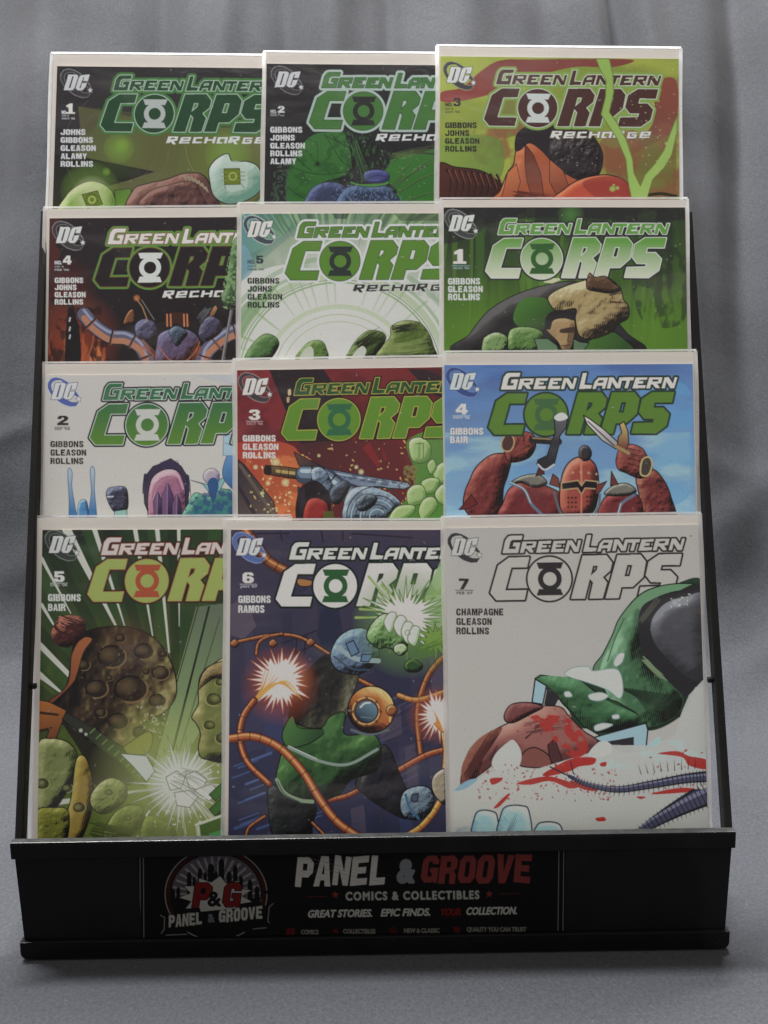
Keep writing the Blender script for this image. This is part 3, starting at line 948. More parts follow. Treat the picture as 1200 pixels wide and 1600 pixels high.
def title(cv, o, sc, gl, cp, ci, co, wi, wo, emb, disc=None, gci=None, gco=None):
    """series title round the disc centred at o"""
    H = LOGO_H['white']
    G = [place(cv, L, H, LOGO_O, o, sc) for L in SMALL]
    B = [place(cv, L, H, LOGO_O, o, sc) for L in BIG]
    D = place(cv, [O_DISC], H, LOGO_O, o, sc)
    gci = gci or ci; gco = gco or co

    def stroke(groups, w, c):
        if not w: return
        for L in groups:
            for r in L: cv.line(np.vstack([r, r[:1]]), 2 * w * cv.k, c, raw=True)
            sl, mk = cv.mask(L, raw=True)
            if sl is not None: cv.put(sl, mk.astype(np.float32), cv.color(sl, c))
    stroke(B + [D], wi + wo, co); stroke(G, (wi + wo) * .95, gco)
    stroke(B + [D], wi, ci)
    stroke(G, wi * .9, gci)
    for L in B:
        sl, mk = cv.mask(L, raw=True)
        if sl is not None: cv.put(sl, mk.astype(np.float32), cv.color(sl, cp))
    for L in G:
        sl, mk = cv.mask(L, raw=True)
        if sl is not None: cv.put(sl, mk.astype(np.float32), cv.color(sl, gl))
    sl, mk = cv.mask(D, raw=True)
    cv.put(sl, mk.astype(np.float32), cv.color(sl, disc or cp))
    for L in EMB:
        sl, mk = cv.mask(place(cv, L, H, LOGO_O, o, sc), raw=True)
        cv.put(sl, mk.astype(np.float32), cv.color(sl, emb))


def tagline(cv, o, c, sh=None):
    for L in TAGLINE:
        P = place(cv, L, LOGO_H['tag'], REF_O, o, 1.0)
        if sh:
            for r in P: cv.line(np.vstack([r, r[:1]]), .9 * cv.k, sh, raw=True)
        sl, mk = cv.mask(P, raw=True)
        if sl is not None: cv.put(sl, mk.astype(np.float32), cv.col(c))


def bullet(cv, o, letter, sw, edge, halo=None):
    H = LOGO_H['white']
    f = lambda L: place(cv, L, H, BUL_O, o, 1.0)

    def fillr(L, c):
        sl, mk = cv.mask(L, raw=True)
        if sl is not None: cv.put(sl, mk.astype(np.float32), cv.col(c))

    def strk(L, w, c):
        for r in L: cv.line(np.vstack([r, r[:1]]), w * cv.k, c, raw=True)
    for L in BUL_SW:
        P = f([L])
        if halo: strk(P, 1.15, halo)
    for L in BUL_SW:
        P = f([L]); strk(P, .5, edge); fillr(P, sw)
        Q = P[0]; mid = Q.mean(0)
        cv.line(smooth_closed(Q, 3)[: len(Q)], .45 * cv.k, halo or (150, 146, 142), raw=True, al=.6)
    for L in (BUL_D, BUL_C):
        P = f(L); strk(P, .75, edge); fillr(P[:1], edge); fillr(P, letter)
    strk(f(BUL_ST), .5, edge); fillr(f(BUL_ST), letter)


def credits(cv, x, ys, names, w7, h, c, sh=None):
    """x, baselines, the width GIBBONS takes, cap height in frame units"""
    per = w7 / (6.42 + .13 * 6)
    for n, y in zip(names, ys):
        wd = per * (sum(BW.get(k, 1.0) for k in n) + .13 * (len(n) - 1))
        if sh: cv.block(n, x + 2.0, y + 2.0, h, wd, sh)
        cv.block(n, x, y, h, wd, c)


# ------------------------------------------------------------------ cover pictures (generic shapes in each sheet's own colours)
WHT = (197, 187, 176)


def art_dark_beam(c):                                          # top row, left
    c.frame(60, 60, 3.243)
    c.fill((50, 44, 47))
    c.mottle(None, (62, 55, 57), 120, .5, .5, 3, .6)
    c.poly([(203, 345), (700, 440), (1400, 480), (1400, 870), (90, 870), (90, 650), (200, 600), (215, 480)], ((88, 80, 58), (250, 350), (104, 104, 52), (900, 800)))
    c.mottle([(203, 345), (1400, 480), (1400, 870), (90, 870), (215, 480)], (96, 96, 56), 150, .52, .3, 4, .5, sm=False)
    c.poly([(80, 590), (230, 602), (592, 676), (430, 728), (240, 780), (120, 870), (80, 870)], ((40, 36, 38), (300, 640), (52, 56, 42), (200, 860)))
    c.poly([(1030, 870), (1400, 560), (1400, 870)], (70, 76, 46), al=.6)
    for x, y, r, a in ((408, 556, 80, .55), (400, 560, 170, .14), (960, 590, 120, .5), (940, 600, 230, .12), (425, 540, 38, .5), (345, 676, 22, .6), (260, 770, 150, .45)):
        c.glow((x, y), r, (118, 158, 58), a, .55)
    for r in (170, 230, 300): c.line(circ(430, 560, r, 60)[:40], 2, (122, 126, 84), al=.35)
    c.line([(744, 545), (760, 620), (800, 690), (860, 730)], 3, (140, 150, 96), al=.4, sm=True)
    c.lump([(110, 900), (140, 800), (210, 740), (290, 725), (370, 770), (400, 860), (395, 920)], (116, 150, 62), (176, 190, 130), (70, 104, 40), 5, ink=4, spots=False)
    c.glow((270, 800), 110, (206, 210, 160), .8, 1)
    c.poly([(222, 792), (300, 772), (326, 840), (250, 862)], (106, 122, 44), ink=4, inkc=(66, 80, 30))
    c.line(circ(272, 818, 16, 20), 7, (160, 168, 90)); c.line(circ(272, 818, 30, 20), 3, (70, 82, 34))
    c.poly([(385, 770), (470, 760), (475, 900), (400, 900)], ((84, 120, 48), (390, 780), (104, 140, 54), (470, 860)), ink=3)
    c.lump([(470, 900), (480, 770), (560, 735), (650, 715), (740, 685), (830, 690), (875, 760), (900, 900)], (104, 66, 60), (146, 100, 84), (60, 38, 38), 8, ink=5)
    c.lump([(520, 870), (560, 780), (680, 740), (780, 730), (830, 800), (840, 880)], (96, 60, 56), (138, 92, 78), (52, 34, 36), 9, ink=3, bumpy=1.2)
    for i in range(7):
        c.line([(740 + i * 18, 700 + i * i * 1.6), (752 + i * 18, 722 + i * i * 1.6)], 13, (150, 128, 100), w2=6)
    c.lump([(866, 660), (905, 610), (960, 585), (985, 625), (1060, 625), (1120, 660), (1130, 760), (1060, 820), (960, 840), (890, 800), (868, 720)],
           (146, 164, 142), (190, 196, 180), (96, 132, 112), 12, ink=5, spots=False)
    c.poly([(940, 640), (1040, 630), (1060, 700), (1050, 760), (955, 770)], (176, 182, 164), sm=True, al=.7)
    c.poly([(940, 662), (1020, 660), (1024, 740), (944, 742)], (104, 118, 36), ink=4, inkc=(70, 80, 30))
    for y in (680, 700, 720): c.line([(932, y), (1046, y - 2)], 4, (120, 132, 60))
    c.line(circ(985, 700, 18, 20), 7, (156, 160, 76))
    c.line([(944, 742), (950, 765)], 3, (70, 90, 60)); c.line([(1030, 740), (1042, 760)], 3, (70, 90, 60))
    c.lump([(1125, 800), (1200, 700), (1400, 690), (1400, 900), (1100, 900)], (80, 104, 88), (120, 150, 120), (44, 60, 52), 4)
    o = (241.3, 178.1)
    title(c, o, .955, (34, 78, 52), (34, 76, 50), (160, 172, 150), (62, 118, 62), .62, 1.7, (168, 166, 156))
    tagline(c, (241.3, 178.1), (200, 192, 184))
    bullet(c, (120, 129.6), (190, 182, 178), (64, 58, 60), (50, 44, 46), (128, 120, 118))
    credits(c, 114, (490, 530, 571, 612, 651), ('JOHNS', 'GIBBONS', 'GLEASON', 'ALAMY', 'ROLLINS'), 164, 29, (196, 188, 182))
    c.block('1', 140, 383, 52, 46, (205, 198, 192))
    c.text('NO.', 118, 383, 16, (190, 182, 178), 26, bold=.2); c.text('OF 5', 120, 396, 8, (180, 172, 168), 36, bold=.1)
    c.text("NOV '05", 120, 411, 9, (180, 172, 168), 66, bold=.1)


def art_green_web(c):                                          # top row, middle
    c.frame(400, 60, 4)
    c.fill(((48, 43, 46), (300, 150), (40, 42, 42), (600, 1050)))
    c.poly([(205, 1080), (190, 930), (215, 800), (270, 690), (350, 610), (430, 590), (570, 600), (600, 760), (560, 850), (420, 900), (330, 960), (300, 1080)],
           ((52, 112, 54), (350, 650), (38, 104, 44), (300, 1000)), sm=True)
    c.poly([(800, 790), (900, 740), (1010, 720), (1180, 720), (1180, 1080), (900, 1080), (880, 950), (830, 900)], ((50, 116, 48), (900, 750), (36, 108, 40), (1100, 1050)), sm=True)
    c.mottle([(200, 1080), (215, 700), (600, 600), (600, 900), (300, 1080)], (34, 84, 40), 40, .58, .1, 5, .6)
    c.mottle([(100, 1100), (110, 850), (200, 760), (215, 900), (210, 1100)], (70, 92, 74), 12, .56, .06, 15, .7)
    c.poly([(560, 590), (640, 600), (800, 640), (840, 760), (800, 830), (700, 860), (610, 900), (560, 880), (600, 760)], (42, 42, 46), sm=True)
    c.mottle([(560, 590), (800, 640), (820, 800), (610, 900)], (52, 92, 58), 26, .55, .06, 7, .8, ax=.5)
    for k in range(26):
        rng = np.random.default_rng(k)
        x = rng.uniform(590, 790); c.line([(x, 610 + rng.uniform(0, 60)), (x + rng.uniform(-40, 30), 740), (x + rng.uniform(-30, 40), 860)], 5, (34, 34, 36), sm=True)
    c.lump([(310, 1080), (325, 980), (370, 925), (450, 898), (530, 910), (580, 960), (600, 1080)], (58, 62, 88), (84, 90, 124), (38, 38, 50), 3)
    c.lump([(520, 1080), (540, 960), (620, 920), (720, 930), (830, 930), (880, 980), (900, 1080)], (46, 58, 78), (78, 96, 124), (28, 30, 36), 9)
    c.mottle([(500, 1080), (520, 930), (860, 930), (900, 1080)], (98, 112, 142), 14, .6, .05, 17, .7, ax=.6)
    c.poly([(590, 895), (660, 910), (760, 905), (830, 890), (820, 915), (720, 930), (610, 915)], (62, 132, 62), sm=True, ink=4)
    c.lump([(675, 850), (710, 828), (770, 822), (825, 840), (838, 872), (810, 900), (740, 908), (690, 892)], (64, 66, 116), (92, 92, 146), (44, 44, 84), 6, spots=False)
    c.line([(700, 872), (760, 858), (815, 866)], 6, (44, 42, 80), sm=True); c.line([(710, 890), (770, 886)], 4, (96, 98, 150))
    ink = (36, 44, 38)
    c.line([(375, 640), (388, 700), (386, 775)], 3, ink); c.glow((386, 785), 18, (30, 44, 30), 1, .5)
    for pts in ([(215, 800), (330, 840), (450, 850), (580, 830)], [(430, 600), (480, 680), (540, 770), (590, 800)], [(250, 740), (300, 790), (350, 830)],
                [(470, 600), (520, 650), (600, 690)], [(200, 930), (250, 970), (300, 1000)], [(560, 650), (500, 640), (440, 610)]):
        c.line(pts, 4, ink, sm=True)
    for a, b in (((840, 960), (1140, 720)), ((850, 930), (1000, 740)), ((870, 980), (1140, 830)), ((890, 900), (1140, 760)), ((900, 1040), (1140, 960)), ((980, 700), (820, 800))):
        c.line([a, ((a[0] + b[0]) / 2 + 10, (a[1] + b[1]) / 2 - 14), b], 9, (44, 58, 44), w2=5, sm=True)
        c.line([a, ((a[0] + b[0]) / 2 + 10, (a[1] + b[1]) / 2 - 18), b], 2.5, (106, 124, 82), sm=True)
    c.strands((760, 670), (1140, 700), 16, 6, (38, 38, 42), 26, 5)
    c.strands((840, 740), (1140, 690), 8, 4, (96, 112, 64), 16, 8)
    c.strands((600, 620), (700, 870), 10, 4, (66, 112, 68), 24, 9)
    c.specks((280, 600, 1100, 1000), 60, (132, 140, 116), (2, 6), 4)
    o = (568, 173.75)
    title(c, o, .955, (60, 118, 60), (62, 116, 56), (32, 52, 34), (160, 170, 154), .42, 1.75, (48, 46, 46))
    tagline(c, o, (200, 192, 184))
    bullet(c, (449.5, 125), (190, 182, 178), (64, 58, 60), (50, 44, 46), (128, 120, 118))
    credits(c, 91, (590, 640, 690, 738, 787), ('GIBBONS', 'JOHNS', 'GLEASON', 'ROLLINS', 'ALAMY'), 200, 36, (196, 188, 182))
    c.block('2', 138, 466, 42, 42, (196, 188, 182)); c.text('NO.', 92, 466, 18, (170, 164, 160), 38, bold=.2)
    c.text('OF 5', 92, 478, 9, (165, 158, 154), 60, bold=.1)
    c.text("DEC '05", 92, 487, 7, (160, 152, 150), 86, bold=.1)


def art_bolt(c):                                               # top row, right
    c.frame(670, 60, 2.857)
    c.fill(((150, 158, 62), (100, 150), (134, 128, 58), (1000, 700)))
    c.mottle(None, (112, 130, 58), 160, .5, .3, 3, .6, ax=2.2)
    c.mottle(None, (168, 170, 70), 120, .56, .2, 9, .5, ax=2.5)
    c.poly([(60, 240), (150, 220), (230, 150), (320, 100), (480, 95), (900, 95), (820, 130), (640, 130), (420, 190), (280, 250), (120, 285), (55, 280)], ((132, 62, 54), (300, 120), (150, 66, 58), (100, 260)), sm=True)
    c.poly([(1010, 210), (1105, 190), (1105, 400), (1060, 440), (880, 520), (1000, 380)], ((140, 70, 56), (1080, 220), (120, 72, 50), (900, 480)), sm=True)
    c.poly([(270, 250), (420, 240), (560, 300), (420, 420), (300, 430)], (118, 108, 54), sm=True, al=.8)
    c.mottle([(230, 380), (560, 380), (560, 560), (230, 560)], (144, 84, 56), 50, .5, .2, 6, .8)
    c.poly([(55, 470), (200, 430), (330, 470), (300, 640), (55, 560)], ((124, 148, 66), (60, 500), (100, 128, 60), (300, 560)), sm=True, al=.8)
    c.poly([(780, 440), (1105, 430), (1105, 720), (800, 720)], ((126, 96, 56), (800, 450), (112, 100, 48), (1100, 700)), al=.8)
    c.mottle([(780, 440), (1105, 400), (1105, 720), (800, 720)], (142, 78, 54), 80, .52, .2, 16, .8)
    # ribbed hose
    c.poly([(45, 565), (120, 575), (230, 590), (300, 630), (330, 660), (290, 740), (45, 740)], ((92, 46, 38), (60, 580), (70, 34, 30), (200, 720)), sm=True, ink=5)
    for i in range(9):
        x = 80 + i * 28
        c.line([(x, 585 + i * 3), (x + 20, 630 + i * 4), (x + 8, 720)], 9, (40, 26, 26), w2=4, sm=True)
        c.line([(x + 10, 590 + i * 3), (x + 30, 640 + i * 4)], 5, (140, 70, 52), w2=2, sm=True)
    # burning crag: orange planes under a dark cap
    c.lump([(290, 740), (320, 680), (352, 600), (380, 560), (392, 500), (450, 440), (520, 470), (600, 560), (700, 610), (690, 740)], (170, 82, 48), (192, 104, 62), (132, 58, 38), 21, ink=5, spots=False)
    c.poly([(385, 500), (392, 430), (440, 392), (500, 410), (560, 385), (620, 400), (680, 390), (740, 440), (780, 520), (760, 612), (690, 640), (600, 600), (555, 560), (500, 500), (450, 470), (410, 500)], (52, 42, 46), sm=True)
    c.lump([(540, 470), (600, 430), (700, 430), (760, 500), (760, 600), (690, 630), (610, 590), (560, 560)], (54, 44, 48), (84, 72, 70), (42, 34, 38), 7, ink=0, bumpy=1.2)
    c.strands((560, 590), (740, 560), 10, 6, (58, 50, 54), 22, 11)
    c.specks((540, 420, 760, 580), 30, (120, 116, 104), (2, 6), 13)
    c.poly([(430, 470), (468, 520), (500, 600), (520, 740), (470, 740), (440, 640), (430, 560)], ((110, 56, 42), (440, 480), (140, 70, 50), (480, 690)), ink=3); c.poly([(352, 600), (392, 560), (410, 640), (380, 740), (320, 740)], ((190, 104, 60), (350, 600), (150, 70, 46), (400, 730)), ink=3); c.poly([(540, 540), (600, 590), (640, 700), (590, 740), (540, 640)], ((176, 90, 54), (560, 560), (120, 54, 42), (600, 720)), ink=3)
    c.lump([(560, 740), (610, 670), (690, 625), (800, 610), (880, 640), (905, 700), (900, 740)], (184, 72, 50), (206, 100, 60), (146, 50, 40), 14, ink=5, spots=False)
    c.poly([(690, 640), (800, 615), (880, 640), (900, 720), (780, 720), (720, 690)], (146, 50, 44), sm=True, al=.7)
    c.strands((380, 700), (520, 720), 10, 9, (96, 40, 34), 22, 17)
    c.line([(980, 700), (1040, 694), (1105, 706)], 14, (52, 50, 34), sm=True)
    o = (840.5, 169.2)
    title(c, o, .955, (86, 52, 48), (84, 50, 46), (190, 186, 164), (122, 152, 74), .62, 1.55, (192, 188, 178))
    tagline(c, o, (206, 198, 190), (110, 80, 60))
    lime = ((134, 164, 78), (780, 100), (150, 176, 92), (930, 700))
    c.poly([(748, 92), (806, 92), (822, 160), (826, 240), (806, 330), (842, 380), (880, 450), (910, 540), (916, 600), (945, 660), (965, 610), (1010, 560), (1050, 500), (1080, 420), (1108, 350),
            (1108, 420), (1085, 520), (1050, 580), (1000, 630), (975, 712), (905, 712), (890, 640), (880, 540), (842, 450), (770, 340), (790, 260), (792, 190), (765, 140)], lime, ink=4, inkc=(104, 120, 56))
    for x, y, r in ((820, 672, 9), (842, 668, 6), (826, 655, 4), (1020, 600, 5), (1060, 470, 5)): c.glow((x, y), r * 1.6, (150, 176, 92), 1, .4)
    c.specks((850, 100, 1100, 600), 60, (182, 168, 120), (2, 5), 31)
    bullet(c, (718.3, 118), (202, 194, 188), (70, 66, 68), (50, 46, 48), (150, 150, 120))
    credits(c, 74, (402, 437, 472, 507), ('GIBBONS', 'JOHNS', 'GLEASON', 'ROLLINS'), 141, 26, (50, 44, 42))
    c.block('3', 110, 304, 37, 34, (46, 40, 38)); c.text('NO.', 74, 304, 15, (80, 60, 50), 32, bold=.2)
    c.text('OF 5', 74, 320, 8, (70, 60, 50), 36, bold=.1); c.text("JAN '06", 74, 333, 8, (70, 60, 50), 66, bold=.1)


def art_fire_metal(c):                                         # second row, left
    c.frame(50, 310, 3.529)
    c.fill(((50, 42, 44), (400, 150), (42, 34, 36), (700, 880)))
    c.poly([(90, 100), (150, 110), (130, 250), (160, 300), (120, 380), (90, 420)], (96, 42, 42), sm=True, al=.7)
    c.glow((190, 480), 170, (96, 34, 32), .8, 1); c.glow((200, 780), 300, (150, 62, 36), .75, .9)
    for k in range(34):
        r_ = np.random.default_rng(200 + k); x = r_.uniform(85, 400); h = r_.uniform(80, 330) * (1 - abs(x - 200) / 420)
        c.line([(x, 910), (x + r_.uniform(-25, 25), 910 - h * .5), (x + r_.uniform(-40, 40), 910 - h)], r_.uniform(14, 40), [(158, 66, 38), (176, 88, 44), (120, 44, 32), (196, 120, 66)][k % 4], w2=1, sm=True, al=.55)
    c.mottle([(85, 560), (420, 600), (420, 910), (85, 910)], (48, 34, 34), 46, .55, .1, 8, .8, ax=.6)
    c.poly([(205, 610), (230, 590), (240, 640), (262, 720), (268, 910), (188, 910), (190, 720)], (38, 32, 34), sm=True)
    for y in (660, 712, 755): c.line([(212, y), (208, y + 18)], 9, (176, 166, 156))
    # bent steel arms lit from below
    def arm(p, w):
        q = smooth_open(p, 10)
        c.line(q, w + 8, (32, 26, 28)); c.line(q, w, (92, 88, 104)); c.line(q + np.array([0, w * .28]), w * .42, (176, 112, 78), al=.9)
        c.line(q + np.array([0, -w * .3]), w * .2, (150, 146, 164), al=.8)
        for i in range(8, len(q) - 2, 13):
            d = q[i + 1] - q[i - 1]; n = np.array([-d[1], d[0]]) / np.hypot(*d) * w * .55
            c.line([q[i] - n, q[i] + n], 11, (56, 46, 54)); c.line([q[i] - n + 6, q[i] + n + 6], 4, (150, 92, 66))
    c.strands((285, 605), (300, 640), 5, 12, (110, 112, 130), 6, 3)
    arm([(288, 640), (340, 700), (430, 760), (520, 770), (600, 820), (640, 900)], 74)
    arm([(1200, 720), (1100, 740), (1020, 790), (960, 850), (940, 910)], 80)
    c.lump([(570, 700), (620, 665), (680, 690), (690, 760), (640, 790), (580, 760)], (78, 70, 92), (122, 118, 140), (60, 40, 44), 6)
    c.lump([(930, 700), (980, 650), (1040, 680), (1040, 740), (960, 790), (920, 760)], (70, 62, 82), (112, 104, 122), (70, 44, 40), 16)
    c.lump([(505, 690), (530, 630), (560, 615), (570, 680), (540, 695)], (120, 72, 48), (170, 110, 70), (60, 36, 30), 5)
    c.lump([(690, 910), (690, 800), (710, 745), (800, 715), (890, 740), (925, 800), (880, 880), (840, 910)], (92, 74, 96), (122, 110, 136), (92, 50, 42), 11)
    c.line([(700, 820), (760, 890), (830, 905), (900, 850), (925, 790)], 5, (176, 96, 62), sm=True)
    c.lump([(755, 735), (790, 705), (830, 715), (858, 745), (835, 780), (800, 815), (775, 780)], (70, 76, 88), (112, 122, 134), (34, 34, 40), 2)
    c.poly([(735, 650), (765, 630), (845, 630), (868, 660), (870, 710), (825, 705), (800, 690), (760, 705), (730, 700)], (74, 42, 34), sm=True, ink=4)
    for x in (745, 765, 838, 856): c.line([(x, 640), (x + 2, 705)], 8, (190, 112, 72))
    c.line([(570, 545), (610, 600), (640, 680)], 7, (150, 110, 70)); c.line([(605, 560), (675, 670)], 4, (120, 120, 112)); c.glow((578, 550), 20, (190, 110, 60), .9, .6)
    c.strands((980, 600), (920, 680), 8, 7, (90, 88, 90), 16, 4); c.strands((1015, 600), (990, 650), 4, 6, (176, 120, 76), 10, 6)
    c.strands((600, 790), (700, 900), 9, 6, (150, 84, 56), 20, 12, al=.8); c.strands((930, 800), (880, 900), 8, 6, (140, 74, 50), 18, 14, al=.8)
    c.specks((100, 110, 1100, 640), 60, (120, 112, 104), (1, 4), 6)
    o = (234.2, 418.5)
    title(c, o, .955, (206, 192, 182), (46, 38, 40), (104, 62, 46), (92, 132, 62), .55, 1.35, (196, 190, 182), gci=(132, 72, 54))
    tagline(c, o, (200, 192, 184))
    # staff with leaf tuft over the title
    c.line([(1100, 620), (1052, 895)], 17, (96, 88, 84)); c.line([(1096, 620), (1048, 895)], 5, (150, 140, 132))
    c.lump([(1110, 240), (1150, 210), (1200, 260), (1190, 560), (1100, 610), (1045, 560), (1070, 480), (1085, 360)], (54, 84, 52), (104, 132, 88), (32, 48, 34), 9)
    c.mottle([(1110, 240), (1190, 220), (1190, 560), (1100, 610), (1045, 560)], (122, 150, 104), 14, .58, .05, 25, .8)
    bullet(c, (108, 368), (196, 188, 182), (70, 62, 62), (50, 44, 46), (134, 126, 122))
    credits(c, 127, (468, 507, 547, 587), ('GIBBONS', 'JOHNS', 'GLEASON', 'ROLLINS'), 157, 30, (196, 188, 182))
    c.block('4', 172, 365, 48, 48, (200, 192, 186)); c.text('NO.', 126, 365, 19, (180, 172, 168), 40, bold=.2)
    c.text('OF 5', 126, 382, 8, (165, 158, 154), 50, bold=.1); c.text("FEB '06", 126, 400, 10, (170, 162, 158), 80, bold=.1)


def art_green_rings(c):                                        # second row, middle
    c.frame(360, 300, 3.529)
    c.fill(((120, 142, 108), (300, 130), (186, 180, 166), (600, 620)))
    c.mottle(None, (92, 128, 88), 160, .54, .2, 2, .5, ax=.5)
    c.poly([(60, 118), (1200, 118), (1200, 190), (900, 230), (330, 250), (60, 470)], ((84, 122, 110), (80, 130), (88, 118, 74), (1000, 200)), al=.8)
    c.poly([(60, 118), (260, 118), (330, 190), (200, 300), (60, 330)], ((84, 128, 134), (80, 150), (106, 146, 116), (280, 240)), sm=True, al=.8)
    for k in range(44):
        r_ = np.random.default_rng(k); x = r_.uniform(60, 1180); c.line([(x, 116), (560 + (x - 560) * .72, 250 + r_.uniform(-60, 70))], r_.uniform(8, 34), [(60, 92, 62), (128, 160, 110), (150, 172, 130), (74, 100, 76)][k % 4], w2=3, al=.55)
    c.poly([(560, 118), (660, 118), (640, 150), (580, 150)], (62, 62, 60), al=.7); c.poly([(900, 118), (1150, 118), (1150, 160), (940, 160)], (56, 66, 52), al=.6)
    c.poly([(62, 500), (180, 430), (330, 400), (470, 430), (700, 470), (1000, 560), (1180, 650), (1180, 960), (60, 960)], (192, 184, 172), sm=True)
    c.glow((600, 760), 620, (200, 190, 178), .7, .5)
    C0 = (600, 1010)
    for r_, w, cc, a in ((300, 4, (150, 160, 110), .8), (340, 5, (146, 158, 110), .7), (385, 26, (166, 176, 138), .6), (520, 10, (120, 150, 96), .8), (536, 5, (84, 122, 72), .8), (560, 34, (156, 170, 132), .7), (600, 18, (120, 152, 104), .6), (660, 26, (110, 146, 104), .5)):
        c.line([(C0[0] + r_ * 1.05 * math.cos(t), C0[1] - r_ * .98 * math.sin(t)) for t in np.linspace(.05, 3.1, 50)], w, cc, al=a)
    for k in range(16):
        t = np.random.default_rng(k + 90).uniform(.3, 2.9)
        c.line([(C0[0] + 420 * math.cos(t), C0[1] - 400 * math.sin(t)), (C0[0] + 640 * math.cos(t), C0[1] - 620 * math.sin(t))], 5, (132, 156, 112), w2=16, al=.45)
    c.poly([(62, 640), (180, 560), (260, 520), (110, 720), (62, 800)], (116, 146, 104), sm=True, al=.8)
    c.poly([(62, 300), (100, 320), (130, 420), (80, 480), (62, 470)], (110, 142, 150), sm=True, al=.8)
    # round bushes along the bottom
    c.lump([(85, 930), (95, 880), (150, 810), (200, 782), (250, 800), (270, 840), (240, 900), (200, 930)], (72, 108, 62), (120, 148, 94), (38, 58, 38), 4, ink=3)
    c.lump([(365, 930), (390, 870), (440, 825), (500, 820), (530, 860), (530, 930)], (84, 116, 56), (130, 150, 96), (52, 72, 40), 7, ink=2)
    c.poly([(385, 930), (400, 880), (440, 850), (460, 880), (450, 930)], (176, 172, 150), sm=True)
    c.lump([(640, 930), (660, 870), (700, 810), (760, 765), (830, 770), (860, 800), (840, 850), (800, 900), (760, 930)], (74, 96, 46), (130, 146, 90), (36, 40, 28), 9, ink=2)
    c.strands((700, 860), (840, 780), 24, 6, (40, 44, 30), 26, 8)
    c.poly([(665, 930), (690, 880), (730, 850), (750, 880), (720, 930)], (180, 174, 158), sm=True)
    c.lump([(815, 930), (840, 850), (880, 800), (890, 740), (960, 710), (1040, 720), (1090, 770), (1120, 850), (1120, 930)], (84, 104, 44), (140, 148, 92), (44, 46, 30), 12, ink=3)
    c.strands((860, 870), (1090, 840), 26, 5, (120, 132, 78), 30, 21); c.strands((900, 760), (1060, 740), 14, 6, (46, 48, 34), 18, 22)
    o = (531.4, 408.5)
    title(c, o, .955, (84, 126, 52), (84, 128, 48), (46, 66, 36), (194, 188, 178), .45, 1.6, (52, 58, 54))
    tagline(c, o, (60, 58, 54), (190, 184, 172))
    bullet(c, (406.5, 358.7), (200, 192, 186), (70, 76, 80), (48, 50, 52), (180, 180, 172))
    credits(c, 96, (507, 551, 595, 639), ('GIBBONS', 'JOHNS', 'GLEASON', 'ROLLINS'), 176, 32, (52, 54, 46))
    c.block('5', 142, 396, 45, 42, (56, 66, 66)); c.text('NO.', 95, 396, 20, (74, 92, 96), 42, bold=.2)
    c.text('OF 5', 96, 415, 9, (70, 84, 84), 46, bold=.1); c.text("MAR '06", 96, 433, 10, (60, 74, 74), 90, bold=.1)


